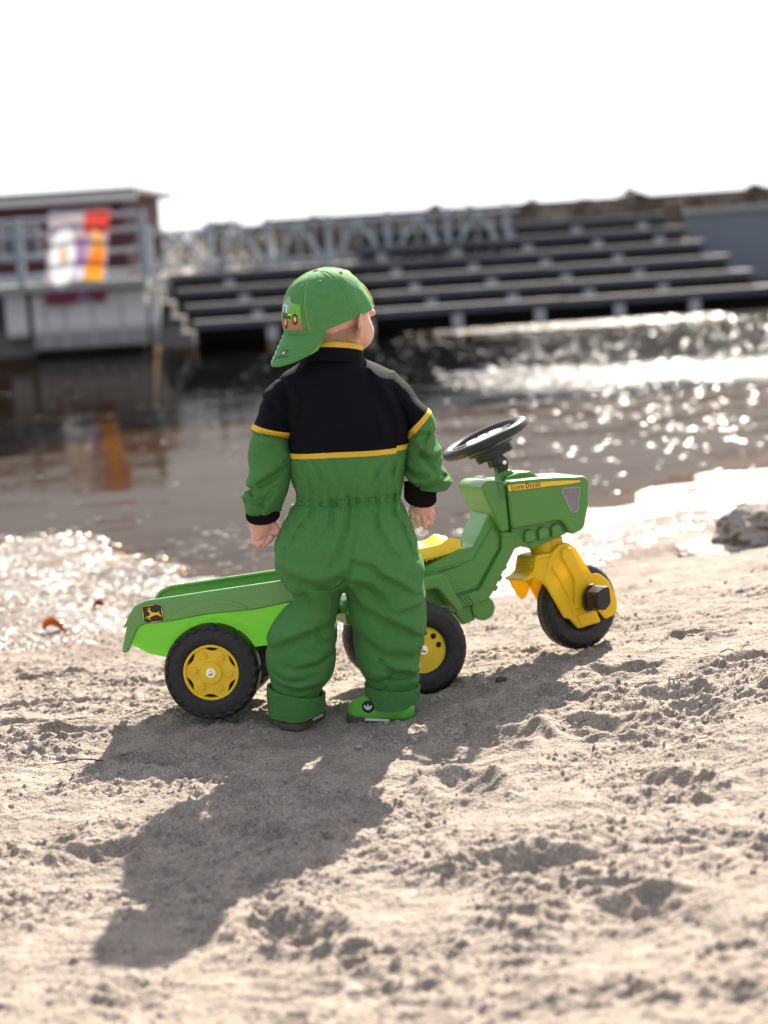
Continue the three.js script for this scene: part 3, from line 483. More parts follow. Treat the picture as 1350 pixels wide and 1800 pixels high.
const trouserFolds = folds([
  [23, 415, 22, 352, 17, 303, 9, 275], -3, 3, 0, [5, 413, -4, 363, -21, 312], 5, 11, 1, [63, 406, 76, 363, 97, 325], 4, 12, -1, [93, 402, 117, 362, 132, 316], 3.5, 9, -1,
  [-51, 408, -81, 369, -99, 334], 3.5, 10, 1, [-19, 411, -30, 374, -49, 343], 2.5, 9, 1, [-112, 304, -78, 284, -39, 277, -11, 288, 9, 304], 6, 15, -1, [-56, 264, -35, 266, -15, 264, -2, 273], 4, 7, -1,
  [28, 314, 56, 309, 74, 290, 106, 270, 134, 246], 4.5, 9, -1, [11, 282, 52, 273, 76, 251, 87, 226], 6, 12, -1, [15, 271, 28, 242, 41, 220], 4, 9, -1, [145, 228, 123, 224, 102, 217], 4, 10, 1,
  [-100, 253, -89, 249, -76, 249], 6, 9, -1, [-78, 249, -67, 235, -61, 224], 3.5, 8, 1, [-22, 199, -58, 186, -87, 174, -130, 153], 7, 18, 1, [-58, 181, -47, 153, -22, 138], 4, 10, 1,
  [-87, 117, -49, 123, -22, 138], 4, 12, -1, [-20, 242, -20, 199], 2, 4, 1, [-115, 81, -76, 72, -38, 81], 4, 10, -1, [-119, 105, -99, 93, -69, 95], 3, 12, -1,
  [37, 231, 82, 206, 122, 185, 146, 166], 6, 14, -1, [19, 197, 48, 171, 82, 146, 127, 141], 5, 20, -1, [82, 117, 100, 106, 122, 104, 139, 95], 8, 12, -1, [32, 104, 59, 97, 93, 102], 3, 12, -1,
  [41, 86, 64, 86, 82, 95], 5, 9, -1, [80, 93, 76, 74], 4, 7, 1, [89, 90, 113, 90, 139, 97], 5, 8, -1,
  [-60, 488, -44, 459, -29, 431], 3, 7, 1, [-27, 491, -16, 460, -6, 435], 2.5, 8, 1, [25, 505, 26, 435], 1.3, 3, 1, [84, 480, 67, 458, 59, 437], 3, 8, -1, [105, 484, 96, 464, 92, 445], 3.5, 8, -1,
  [-79, 484, -73, 461, -56, 433], 3, 8, 1, [-87, 613, -78, 595, -82, 568, -88, 542], 4, 12, 1, [58, 626, 92, 584, 103, 553, 102, 522], 4.5, 16, -1, [65, 568, 71, 541, 79, 518], 2.5, 10, -1,
  [-13, 553, 8, 534, 15, 522], 2, 10, -1, [46, 664, 59, 637, 73, 612], 3, 12, -1]);
const wrinkle = (x, y, z, k = 1) => k * (0.0022 * nz(x * 22 + 3, y * 13, z * 22) + 0.0016 * Math.max(0, 1 - Math.abs(nz(x * 26, y * 34 + 2, z * 26)) * 3.2) * nz(x * 9, y * 9, z * 9 + 4));
const torsoT = table([[0.24, 0.012, 0.105, 0.004, 0.08], [0.262, 0.0115, 0.122, 0.006, 0.092], [0.285, 0.0105, 0.131, 0.008, 0.098], [0.33, 0.0065, 0.1275, 0.008, 0.099], [0.37, 0.008, 0.1135, 0.003, 0.09], [0.398, 0.01, 0.0985, -0.001, 0.081], [0.412, 0.0105, 0.0945, -0.003, 0.077], [0.428, 0.0105, 0.098, -0.002, 0.082], [0.455, 0.01, 0.1025, 0, 0.09], [0.5, 0.0115, 0.108, 0, 0.093], [0.545, 0.0105, 0.1105, 0, 0.092], [0.58, 0.003, 0.113, -0.001, 0.086], [0.61, -0.003, 0.113, -0.002, 0.078], [0.63, -0.003, 0.104, -0.002, 0.07], [0.648, -0.007, 0.074, -0.002, 0.06], [0.66, -0.013, 0.052, -0.002, 0.05], [0.675, -0.016, 0.04, -0.002, 0.04], [0.69, -0.016, 0.034, -0.002, 0.034]]);
const legL = table([[-0.01, -0.085, 0.046, 0.002, 0.05], [0.03, -0.086, 0.042, 0.002, 0.046], [0.055, -0.0845, 0.0455, 0.002, 0.05], [0.078, -0.0775, 0.0565, 0.002, 0.06], [0.106, -0.0765, 0.0635, 0.002, 0.066], [0.149, -0.0735, 0.0635, 0.003, 0.068], [0.18, -0.068, 0.0585, 0.003, 0.066], [0.204, -0.059, 0.05, 0.004, 0.063], [0.226, -0.046, 0.042, 0.006, 0.064], [0.25, -0.052, 0.052, 0.006, 0.072], [0.29, -0.055, 0.058, 0.004, 0.078]]);
const legR = table([[-0.01, 0.091, 0.044, -0.004, 0.05], [0.03, 0.091, 0.04, -0.004, 0.045], [0.056, 0.0905, 0.0425, -0.004, 0.046], [0.077, 0.09, 0.052, -0.004, 0.057], [0.098, 0.0835, 0.0545, -0.004, 0.061], [0.137, 0.084, 0.064, -0.003, 0.066], [0.165, 0.084, 0.0665, -0.002, 0.068], [0.205, 0.0815, 0.0705, 0, 0.072], [0.24, 0.0785, 0.0715, 0.003, 0.077], [0.29, 0.078, 0.066, 0.004, 0.08]]);
const gather = (x, y) => {
  const yb = 0.410 + 0.045 * x, d = y - yb, ph = x * 390 + 2.2 * nz(x * 30, 1.3) + (d > 0 ? 1 : -0.6) * (d * 14) * (x - 0.01) * 6;
  const f = d > 0.006 ? Math.exp(-(d - 0.006) / 0.024) : d < -0.006 ? Math.exp((d + 0.006) / 0.03) : 1;
  return f * (0.0026 * Math.sin(ph) + 0.0017 * Math.sin(ph * 0.47 + 1) + (Math.abs(d) < 0.007 ? 0.0009 * Math.sin(x * 900) : 0));
};
function coverallF(x, y, z) {
  if (y < -0.02 || y > 0.71) return 0.05;
  let d = 1;
  if (y > 0.22) { d = ell(x, z, torsoT(y)); d = smax(d, 0.252 - y, 0.05); }
  if (y < 0.31) {
    let a = Math.min(1, smax(ell(x, z, legL(y)), y - 0.29, 0.02)), b = smax(ell(x, z, legR(y)), y - 0.29, 0.02);
    const l = smin(a, b, 0.006); d = d === 1 ? l : smin(d, l, 0.028);
  }
  d = Math.max(d, 0.028 - y, y - 0.678);
  if (Math.abs(d) > 0.035) return d;
  const back = sstep(-0.035, 0.02, z);
  let s = trouserFolds(x, y) * back * 1.3 + gather(x, y) + wrinkle(x, y, z, y > 0.5 ? 0.6 : 0.85);
  return d - s;
}
const clothUV = (g, cx = 0) => { const p = g.attributes.position, uv = new Float32Array(p.count * 2); for (let i = 0; i < p.count; i++) { uv[2 * i] = Math.atan2(p.getX(i) - cx, p.getZ(i)) * 0.1 / 0.11; uv[2 * i + 1] = p.getY(i) / 0.11; } g.setAttribute('uv', new THREE.BufferAttribute(uv, 2)); return g; };
const whole = meshSDF(coverallF, [-0.175, 0.0, -0.14], [0.185, 0.71, 0.15], 0.0031);
const yokeLine = x => 0.4985 + 0.075 * Math.min(x, 0) * (1 + 6 * Math.max(0, -x - 0.015)) + 0.03 * Math.max(0, x) + (x > 0.096 ? 0.004 : 0) ;
const waistLine = x => 0.4105 + 0.045 * x;
const yf = (x, y) => y - yokeLine(x), wf = (x, y) => 0.0065 - Math.abs(y - waistLine(x));
const coverall = part(child, 'coverall', clothUV(clip(whole, (x, y, z) => Math.min(-yf(x, y) - 0.0045, -wf(x, y)))), M.cloth, 'green cotton coverall with elastic waist and rolled trouser cuffs');
const bandM = meshSDF((x, y, z) => { const o = y - waistLine(x); return coverallF(x, y, z) - 0.0016 * Math.sin(x * 860 + 2.6 * nz(x * 40, 2.2) + 0.9 * Math.sin(y * 460)) * (0.55 + 0.45 * Math.cos(o * 1330)) + 0.0009 * (Math.exp(-(((Math.abs(o) - 0.0024) / 0.0007) ** 2)) + Math.exp(-(((Math.abs(o) - 0.0062) / 0.0008) ** 2))); }, [-0.1, 0.396, -0.095], [0.12, 0.426, 0.1], 0.00135);
part(coverall, 'waistband', clothUV(clip(bandM, (x, y) => wf(x, y), 0.0006)), M.cloth);
part(coverall, 'yoke', clothUV(clip(whole, (x, y) => yf(x, y) - 0.0045)), M.yoke, 'black upper back of the coverall');
part(coverall, 'piping', clothUV(clip(whole, (x, y) => 0.0047 - Math.abs(yf(x, y)), 0.0012)), M.piping, 'yellow piping across the back');
// rolled cuffs of the trousers
function trouserCuff(T, rows, grow) {
  const f = (u, v, inner) => { const a = u * 2 * Math.PI, [cx, A, cz, B] = T(0.045), k = 1 + 0.02 * Math.sin(a * 3 + 1) + 0.012 * Math.sin(a * 5), s = Math.sin(a), top = rows[0] + rows[1] * s + rows[4] * Math.cos(a), bot = rows[2] + rows[3] * s + rows[5] * Math.cos(a); const y = bot + (top - bot) * v, e = grow - inner + 0.0015 * nz(s * 4, y * 60, Math.cos(a) * 4) + 0.0015 * v; return [cx + (A + e) * s * k, y, cz + (B + e) * Math.cos(a) * k, u * 4, y / 0.11]; };
  const pts = []; const go = (u, v) => { const t = v * 3; return t < 1 ? f(u, t, 0) : t < 1.5 ? f(u, 1, (t - 1) * 2 * 0.006) : t < 2.5 ? f(u, 1 - (t - 1.5), 0.006) : f(u, 0, 0.006 * (1 - (t - 2.5) * 2)); };
  return grid(96, 36, go, true);
}
part(coverall, 'trouser_cuff', trouserCuff(legL, [0.054, -0.0075, 0.0185, 0.004, 0.0, -0.009], 0.0095), M.cloth);
part(coverall, 'trouser_cuff', trouserCuff(legR, [0.0615, -0.002, 0.032, 0.004, 0, -0.006], 0.0095), M.cloth);
// collar
{
  const top = a => 0.682 + 0.011 * Math.cos(a) - 0.001 * Math.sin(a), f = (a, y, e) => [-0.0165 + (0.0520 + e + (0.69 - y) * 0.14) * Math.sin(a), y, -0.002 + (0.057 + e + (0.69 - y) * 0.12) * Math.cos(a)];
  const band = (y0, y1, e, n = 6) => grid(72, n * 2 + 4, (u, v) => { const a = u * 2 * Math.PI, t = v * 2, tp = top(a); return t < 1 ? f(a, tp + y0 + (y1 - y0) * t, e + 0.001 * Math.sin(a * 7)) : f(a, tp + y1 + (y0 - y1) * (t - 1), e - 0.003 + 0.001 * Math.sin(a * 7)); }, true);
  part(coverall, 'collar', clothUV(band(-0.034, -0.0085, 0)), M.yoke, 'black stand-up collar');
  part(coverall, 'collar_edge', clothUV(band(-0.0095, 0.001, 0.0012)), M.piping, 'yellow edge of the collar');
}
// sleeves
function sleeve(T, foldF, stripe, y0, y1, extra, cuffRows, lo, hi) {
  const f = (x, y, z) => {
    let d = Math.max(ell(x, z, T(y)), y0(x) - y, y - y1); if (Math.abs(d) > 0.03) return d;
    return d - foldF(x, y) * 1.6 * sstep(-0.03, 0.012, z - T(y)[2]) - wrinkle(x + 3, y, z, 1.7) - extra(x, y, z);
  };
  const w = meshSDF(f, lo, hi, 0.0029), [ax, ay, bx, by] = stripe, L = Math.hypot(bx - ax, by - ay), nxx = -(by - ay) / L, ny = (bx - ax) / L, sf = (x, y) => (x - ax) * nxx + (y - ay) * ny, hw = 0.0045;
  const s = part(child, 'sleeve', clothUV(clip(w, (x, y) => -sf(x, y) - hw), (ax + bx) / 2), M.cloth, 'green sleeve with black top and knitted cuff');
  part(s, 'sleeve_top', clothUV(clip(w, (x, y) => sf(x, y) - hw), (ax + bx) / 2), M.yoke);
  part(s, 'piping', clothUV(clip(w, (x, y) => hw + 0.0002 - Math.abs(sf(x, y)), 0.0012), (ax + bx) / 2), M.piping);
  const [cx, a, cz, b, tL, tR, bL, bR] = cuffRows, nr = 46;
  part(s, 'knit_cuff', grid(nr * 6, 24, (u, v) => {
    const q = u * 2 * Math.PI, sn = Math.sin(q), cs = Math.cos(q), mixA = (sn + 1) / 2, top = tL + (tR - tL) * mixA + 0.012, bot = bL + (bR - bL) * mixA - 0.0075 * cs, t = v * 1.5, inn = t > 1, y = inn ? bot + (t - 1) * 0.02 : top + (bot - top) * t;
    const e = inn ? -0.004 - 0.004 * (t - 1) : 0.0011 * Math.cos(nr * q) - 0.004 * Math.max(0, t - 0.8) * (t - 0.8) * 25;
    return [cx + (a + e) * sn, y, cz + (b + e) * cs];
  }, true), M.rib, 'black knitted cuff');
  return s;
}
const sleeveLT = table([[0.375, -0.1425, 0.029, 0.004, 0.03], [0.39, -0.142, 0.032, 0.004, 0.034], [0.405, -0.1395, 0.0355, 0.004, 0.038], [0.42, -0.1345, 0.0375, 0.003, 0.041], [0.437, -0.13, 0.0365, 0.002, 0.043], [0.46, -0.1285, 0.0385, 0, 0.045], [0.485, -0.1295, 0.0395, 0, 0.045], [0.51, -0.128, 0.0365, 0, 0.044], [0.535, -0.1225, 0.036, 0, 0.045], [0.562, -0.112, 0.038, 0, 0.046], [0.59, -0.098, 0.043, 0, 0.045], [0.61, -0.085, 0.043, 0, 0.042], [0.625, -0.075, 0.038, 0, 0.036]]);
const sleeveRT = table([[0.4, 0.15, 0.026, -0.014, 0.03], [0.415, 0.1545, 0.0305, -0.014, 0.034], [0.428, 0.1585, 0.0355, -0.012, 0.038], [0.44, 0.156, 0.0385, -0.008, 0.042], [0.455, 0.149, 0.0385, -0.003, 0.044], [0.47, 0.1455, 0.034, 0, 0.044], [0.49, 0.1455, 0.0335, 0, 0.043], [0.52, 0.14, 0.026, 0, 0.042], [0.545, 0.14, 0.0275, 0, 0.043], [0.563, 0.132, 0.0295, 0, 0.044], [0.585, 0.112, 0.0275, 0, 0.044], [0.61, 0.09, 0.033, 0, 0.043], [0.635, 0.066, 0.03, 0, 0.036]]);
sleeve(sleeveLT, folds([[-156, 532, -139, 538, -114, 533, -92, 528], 5, 8, -1, [-165, 444, -149, 449, -129, 461, -110, 476], 6, 13, -1, [-171, 437, -158, 431, -148, 420], 6, 9, -1, [-137, 390, -128, 407, -113, 425], 4, 10, 1, [-110, 511, -99, 492, -93, 476], 3, 14, 1, [-144, 523, -128, 517, -111, 520], 2.5, 14, -1, [-138, 598, -117, 593, -106, 576], 5, 12, -1, [-167, 401, -150, 395, -136, 390], 4, 9, 1]),
  [-0.161, 0.5395, -0.097, 0.5265], x => 0.383 + 0.006 * Math.sin(x * 90), 0.622,
  (x, y, z) => x < -0.135 ? 0.008 * Math.exp(-(((y - 0.437) / 0.006) ** 2)) * sstep(-0.135, -0.17, x) - 0.006 * Math.exp(-(((y - 0.4265) / 0.0035) ** 2)) * sstep(-0.14, -0.165, x) + 0.008 * Math.exp(-(((y - 0.414) / 0.008) ** 2)) * sstep(-0.135, -0.17, x) : 0,
  [-0.143, 0.0298, 0.004, 0.031, 0.385, 0.389, 0.37, 0.373], [-0.2, 0.36, -0.075], [-0.03, 0.64, 0.075]);
sleeve(sleeveRT, folds([[120, 535, 140, 536, 158, 535], 4, 7, -1, [120, 501, 137, 483, 159, 453], 5, 10, 1, [135, 501, 140, 507, 150, 498, 161, 492, 173, 496], 5, 10, -1, [111, 477, 128, 467, 147, 460], 4, 9, -1, [108, 460, 120, 448, 131, 441], 5, 8, -1, [121, 440, 147, 441, 172, 450], 6, 10, -1, [173, 450, 182, 442, 190, 441], 4, 8, 1, [132, 527, 137, 512, 137, 501], 3, 9, 1, [153, 512, 158, 521, 161, 530], 3, 9, 1]),
  [0.121, 0.527, 0.1535, 0.5645], x => 0.417 + 0.0006 / (0.02 + Math.max(0, x - 0.1)) * (x < 0.14 ? 1 : 0.5), 0.637,
  (x, y) => 0.004 * Math.exp(-(((y - 0.443) / 0.012) ** 2)) * sstep(0.16, 0.19, x),
  [0.141, 0.0285, -0.016, 0.029, 0.424, 0.41, 0.402, 0.397], [0.03, 0.38, -0.08], [0.215, 0.66, 0.075]);

// ---- body: one continuous skin surface (head, neck, trunk, limbs, hands), mostly under the clothes
const cone = (p, a, b, r1, r2) => { const bx = b[0] - a[0], by = b[1] - a[1], bz = b[2] - a[2], px = p[0] - a[0], py = p[1] - a[1], pz = p[2] - a[2], h = clamp((px * bx + py * by + pz * bz) / (bx * bx + by * by + bz * bz)); return Math.hypot(px - bx * h, py - by * h, pz - bz * h) - (r1 + (r2 - r1) * h); };
const ellipsoid = (x, y, z, a, b, c) => { const k0 = Math.hypot(x / a, y / b, z / c), k1 = Math.hypot(x / (a * a), y / (b * b), z / (c * c)); return k1 < 1e-6 ? -Math.min(a, b, c) : k0 * (k0 - 1) / k1; };
const HC = [-0.019, 0.733, 0.0], FW = [0.48, -0.06, -0.876], SD = [0.88, 0, 0.475];       // head centre, facing, right-hand side of the head
const headF = (x, y, z) => {
  const dx = x - HC[0], dy = y - HC[1], dz = z - HC[2], f = dx * FW[0] + dy * FW[1] + dz * FW[2], s = dx * SD[0] + dz * SD[2], u = dy + 0.06 * f, as = Math.abs(s);
  let d = ellipsoid(f + 0.003, u - 0.016, s, 0.077, 0.066, 0.064);
  d = smin(d, ellipsoid(f - 0.03, u + 0.03, s, 0.047, 0.04, 0.052), 0.03);
  d = smin(d, ellipsoid(f - 0.045, u + 0.026, as - 0.033, 0.028, 0.027, 0.026), 0.016);            // cheeks
  d = smin(d, ellipsoid(f - 0.055, u + 0.052, s, 0.017, 0.013, 0.018), 0.02);                      // chin
  d = smin(d, ellipsoid(f - 0.076, u - 0.01, s, 0.01, 0.012, 0.05), 0.02);                         // brow
  d = smin(d, ellipsoid(f - 0.0745, u + 0.0135, s, 0.0085, 0.0075, 0.0085), 0.01);                 // nose
  d = smax(d, -ellipsoid(f - 0.083, u - 0.002, as - 0.026, 0.012, 0.009, 0.014), 0.012);           // eye sockets
  d = smin(d, ellipsoid(f - 0.0735, u + 0.0325, s, 0.006, 0.0035, 0.013), 0.006);                  // lips
  d = smin(d, ellipsoid(f - 0.072, u + 0.0385, s, 0.006, 0.0035, 0.011), 0.005);
  // ears
  const ef = f + 0.017, eu = u + 0.012, es = as - 0.0695 + 0.42 * ef;
  let ear = ellipsoid(ef, eu, es, 0.0142, 0.021, 0.0052); ear = smax(ear, -ellipsoid(ef - 0.0045, eu - 0.001, es - 0.0042, 0.0088, 0.0145, 0.0056), 0.0025);
  d = smin(d, ear, 0.004);
  d = smin(d, ellipsoid(ef - 0.001, eu + 0.0195, es + 0.001, 0.006, 0.006, 0.004), 0.004);
  const neck = cone([x, y, z], [-0.016, 0.62, 0.0], [-0.02, 0.71, 0.004], 0.042, 0.043);
  return smin(d, neck, 0.02);
};
const head = meshSDF(headF, [-0.13, 0.63, -0.11], [0.08, 0.83, 0.11], 0.0024);
const bodyF = (x, y, z) => {
  const p = [x, y, z]; let d = ellipsoid(x - 0.008, y - 0.55, z, 0.085, 0.1, 0.062);
  d = smin(d, ellipsoid(x - 0.009, y - 0.42, z, 0.08, 0.09, 0.066), 0.05); d = smin(d, ellipsoid(x - 0.009, y - 0.33, z, 0.088, 0.06, 0.07), 0.04);
  d = smin(d, cone(p, [-0.016, 0.6, 0], [-0.016, 0.65, 0], 0.045, 0.04), 0.03);
  d = smin(d, cone(p, [-0.05, 0.31, 0.004], [-0.048, 0.2, 0.004], 0.045, 0.026), 0.02); d = smin(d, cone(p, [-0.048, 0.2, 0.004], [-0.085, 0.03, 0], 0.026, 0.024), 0.015);
  d = smin(d, cone(p, [0.07, 0.31, 0], [0.082, 0.16, 0], 0.052, 0.038), 0.02); d = smin(d, cone(p, [0.082, 0.16, 0], [0.09, 0.03, -0.003], 0.037, 0.026), 0.015);
  d = smin(d, cone(p, [-0.08, 0.595, 0], [-0.127, 0.475, 0], 0.026, 0.02), 0.02); d = smin(d, cone(p, [-0.127, 0.475, 0], [-0.143, 0.37, 0.004], 0.02, 0.017), 0.012);
  d = smin(d, cone(p, [0.085, 0.6, 0], [0.146, 0.47, 0], 0.024, 0.018), 0.02); return smin(d, cone(p, [0.146, 0.47, 0], [0.142, 0.39, -0.016], 0.018, 0.017), 0.012);
};
const trunk = meshSDF(bodyF, [-0.2, 0.0, -0.11], [0.2, 0.69, 0.11], 0.008);
const chain = (p, pts, r0, r1) => { let d = 1; for (let i = 0; i + 1 < pts.length; i++) d = Math.min(d, cone(p, pts[i], pts[i + 1], r0 + (r1 - r0) * i / (pts.length - 1), r0 + (r1 - r0) * (i + 1) / (pts.length - 1))); return d; };
// right hand hangs open, back of the fingers to the camera
const handRF = (x, y, z) => {
  const p = [x, y, z]; let d = smin(cone(p, [0.142, 0.405, -0.016], [0.143, 0.392, -0.015], 0.0165, 0.0175), ellipsoid(x - 0.1445, y - 0.386, z + 0.012, 0.0195, 0.0145, 0.0105), 0.008);
  const fs = [[[0.1335, 0.384, -0.012], [0.1355, 0.369, -0.007], [0.1375, 0.3565, -0.009]], [[0.1435, 0.383, -0.011], [0.1475, 0.3675, -0.006], [0.1495, 0.356, -0.009]], [[0.154, 0.384, -0.013], [0.1595, 0.371, -0.01], [0.1605, 0.361, -0.014]], [[0.158, 0.386, -0.02], [0.1635, 0.376, -0.022], [0.1632, 0.367, -0.027]]];
  for (const f of fs) d = smin(d, chain(p, f, 0.0056, 0.0047), 0.0025);
  return smin(d, chain(p, [[0.1295, 0.393, -0.014], [0.1245, 0.382, -0.011], [0.1262, 0.372, -0.009]], 0.0064, 0.005), 0.005);
};
// left hand is half closed, thumb towards the body
const handLF = (x, y, z) => {
  const p = [x, y, z]; let d = smin(cone(p, [-0.143, 0.38, 0.004], [-0.143, 0.366, 0.005], 0.0175, 0.018), ellipsoid(x + 0.147, y - 0.353, z - 0.004, 0.0195, 0.02, 0.013), 0.01);
  const fs = [[[-0.158, 0.346, 0.006], [-0.1605, 0.3315, 0.011], [-0.15, 0.3265, 0.019], [-0.142, 0.333, 0.021]], [[-0.15, 0.341, 0.007], [-0.1505, 0.3285, 0.011], [-0.141, 0.3265, 0.018], [-0.134, 0.333, 0.019]], [[-0.142, 0.344, 0.005], [-0.139, 0.3335, 0.009], [-0.131, 0.333, 0.015], [-0.1285, 0.34, 0.016]], [[-0.136, 0.349, 0.001], [-0.1315, 0.3405, 0.004], [-0.126, 0.341, 0.009], [-0.125, 0.347, 0.01]]];
  for (const f of fs) d = smin(d, chain(p, f, 0.0061, 0.005), 0.0016);
  return smin(d, chain(p, [[-0.131, 0.368, 0.006], [-0.121, 0.362, 0.009], [-0.1155, 0.352, 0.01], [-0.1165, 0.3465, 0.01]], 0.0078, 0.0052), 0.006);
};
const handR = meshSDF(handRF, [0.1, 0.34, -0.05], [0.18, 0.425, 0.02], 0.0016), handL = meshSDF(handLF, [-0.185, 0.312, -0.03], [-0.1, 0.4, 0.04], 0.0016);
const body = part(child, 'body', planeUV(merge([head, trunk, handR, handL]), 0.06, 0.06), M.skin, 'fair skinned head, neck and small bare hands');
for (const s of [1, -1]) { const c = [0, 1, 2].map(k => HC[k] + FW[k] * 0.0765 + SD[k] * 0.026 * s); part(body, 'eye', sphere(0.0085, c[0], c[1] + 0.001, c[2]), M.eye); }
// fine short hair at the nape and round the ears
{
  const pos = [], P = head.attributes.position, N = head.attributes.normal; let made = 0;
  for (let t = 0; t < 160000 && made < 4200; t++) {
    const i = Math.floor(rnd() * P.count), x = P.getX(i), y = P.getY(i), z = P.getZ(i), dx = x - HC[0], dy = y - HC[1], dz = z - HC[2], f = dx * FW[0] + dz * FW[2], s = Math.abs(dx * SD[0] + dz * SD[2]);
    if ((x + 0.0215) * -0.247 + (y - 0.727) * 0.951 + z * 0.185 > -0.006 || y < 0.688 + rr(0, 0.01) || f > 0.0 || (s > 0.062 && f > -0.03)) continue;
    if (rnd() > 0.35 + 0.65 * sstep(0.0, -0.07, f)) continue;
    const n = [N.getX(i), N.getY(i), N.getZ(i)], L = rr(0.005, 0.014), w = 0.00017, tip = [x + n[0] * L * 0.28 + SD[0] * rr(-0.002, 0.002) - FW[0] * 0.001, y - L * 0.85, z + n[2] * L * 0.28 + rr(-0.002, 0.002)], r = [n[2], 0, -n[0]];
    pos.push(x - r[0] * w + n[0] * 2e-4, y, z - r[2] * w + n[2] * 2e-4, x + r[0] * w + n[0] * 2e-4, y, z + r[2] * w + n[2] * 2e-4, ...tip); made++;
  }
  const g = new THREE.BufferGeometry(); g.setAttribute('position', new THREE.Float32BufferAttribute(pos, 3)); g.computeVertexNormals();
  part(child, 'hair', g, M.hair, 'fine short fair hair at the nape').userData.kind = 'stuff';
}
// ---- cap, worn back to front
{
  const cap = sub(child, 'cap'), t = 18 * Math.PI / 180, e1 = new THREE.Vector3(-0.8 * Math.cos(t), -Math.sin(t), 0.6 * Math.cos(t)), e2 = new THREE.Vector3(-0.8 * Math.sin(t), Math.cos(t), 0.6 * Math.sin(t)), e3 = e1.clone().cross(e2);
  cap.matrixAutoUpdate = true; cap.quaternion.setFromRotationMatrix(new THREE.Matrix4().makeBasis(e1, e2, e3)); cap.position.set(-0.0215, 0.727, 0);
  cap.userData.label = 'green baseball cap worn back to front';
  const A = 0.0835, Bx = 0.0745, H = 0.0925;
  const dome = (ph, v, e = 0) => {           // ph 0 at the peak, v 0 at the rim
    const c = Math.cos(v * Math.PI / 2), q = Math.pow(c, 0.8), h = Math.pow(Math.sin(v * Math.PI / 2), 0.95), lump = 0.0016 * nz(Math.cos(ph) * 3, v * 4, Math.sin(ph) * 3) + 0.0012 * Math.sin(v * 9 + ph * 2) * (1 - v);
    const front = 1 + 0.03 * Math.max(0, Math.cos(ph)) * Math.sin(v * 2.6), near = -Math.sin(ph) > 0 ? 0.007 * Math.max(0, -Math.sin(ph)) ** 3 * (1 - v) : 0;
    return [(A + e + lump) * q * Math.cos(ph) * front, H * h + e * h + near * 0.9, (Bx + e + lump) * q * Math.sin(ph)];
  };
  const groove = ph => { let m = 0; for (let k = 0; k < 6; k++) { const d = Math.abs(Math.atan2(Math.sin(ph - (k + 0.5) * Math.PI / 3), Math.cos(ph - (k + 0.5) * Math.PI / 3))); m = Math.max(m, Math.exp(-((d / 0.014) ** 2))); } return m; };
  const hole = (ph, v) => { const d = Math.abs(Math.atan2(Math.sin(ph - Math.PI), Math.cos(ph - Math.PI))); return d < 0.5 && v < 0.36 * Math.sqrt(Math.max(0, 1 - (d / 0.5) ** 2)); };
  const shell = grid(360, 90, (u, v) => { const ph = u * 2 * Math.PI, p = dome(ph, v * 0.997, -0.0011 * groove(ph) * (1 - v * 0.6)); return [...p, u * 5, v * 1.2]; }, true);
  const I = shell.index.array, keep = [], nu = 361; for (let k = 0; k < I.length; k += 3) { const i = I[k], ph = (i % nu) / 360 * 2 * Math.PI, v = Math.floor(i / nu) / 90; if (!hole(ph, v)) keep.push(I[k], I[k + 1], I[k + 2]); }
  shell.setIndex(keep);
  M.capGreen.side = THREE.DoubleSide;
  const crown = part(cap, 'crown', shell, M.capGreen);
  const line = (f, r, n = 60) => tube(Array.from({ length: n + 1 }, (_, i) => f(i / n)), r, n * 2, 5);
  const dash = (f, n, r) => merge(Array.from({ length: n }, (_, i) => { const a = f((i + 0.12) / n), b = f((i + 0.78) / n); return rod(a, b, r, r, 5); }));
  for (const s of [-1, 1]) part(crown, 'stitching', dash(q => dome(s * (Math.PI / 6 + 0.035), 0.02 + 0.93 * q, 0.0004), 44, 0.00042), M.thread);
  for (const ph of [Math.PI / 2, -Math.PI / 2, Math.PI * 5 / 6, -Math.PI * 5 / 6]) part(crown, 'stitching', merge([-1, 1].map(o => dash(q => dome(ph + o * 0.045 / (1.02 - q * 0.7), 0.02 + 0.9 * q, 0.0003), 44, 0.00036))), M.threadGreen);
  part(crown, 'hem_stitching', dash(q => dome(0.62 + q * (2 * Math.PI - 1.24 - 0.0) , 0.1, 0.0003), 190, 0.00034), M.threadGreen);
  const btn = sphere(0.0062, 0, H - 0.0008, 0, 1, 0.5, 1); part(crown, 'button', btn, M.capGreen);
  for (const ph of [0.0, Math.PI / 3, -Math.PI / 3, Math.PI * 2 / 3, -Math.PI * 2 / 3]) { const p = dome(ph === 0 ? -0.35 : ph, 0.66, 0.0006), g = new THREE.TorusGeometry(0.0026, 0.0009, 8, 20), n = new THREE.Vector3(p[0] * 0.8, p[1] * 1.1, p[2]).normalize(); g.applyQuaternion(new THREE.Quaternion().setFromUnitVectors(new THREE.Vector3(0, 0, 1), n)); g.translate(...p); part(crown, 'eyelet', g, M.threadGreen); }
  // opening above the forehead, its tape and the strap
  part(cap, 'opening_tape', line(q => { const d = -0.5 + q, v = 0.36 * Math.sqrt(Math.max(0, 1 - (d / 0.5) ** 2)); return dome(Math.PI + d, v, 0.0003); }, 0.0017), M.piping);
  part(cap, 'strap', grid(40, 8, (u, v) => dome(Math.PI - 0.56 + 1.12 * u, 0.012 + 0.115 * v, 0.0012 + 0.001 * Math.sin(v * Math.PI))), M.piping, 'yellow strap of the cap');
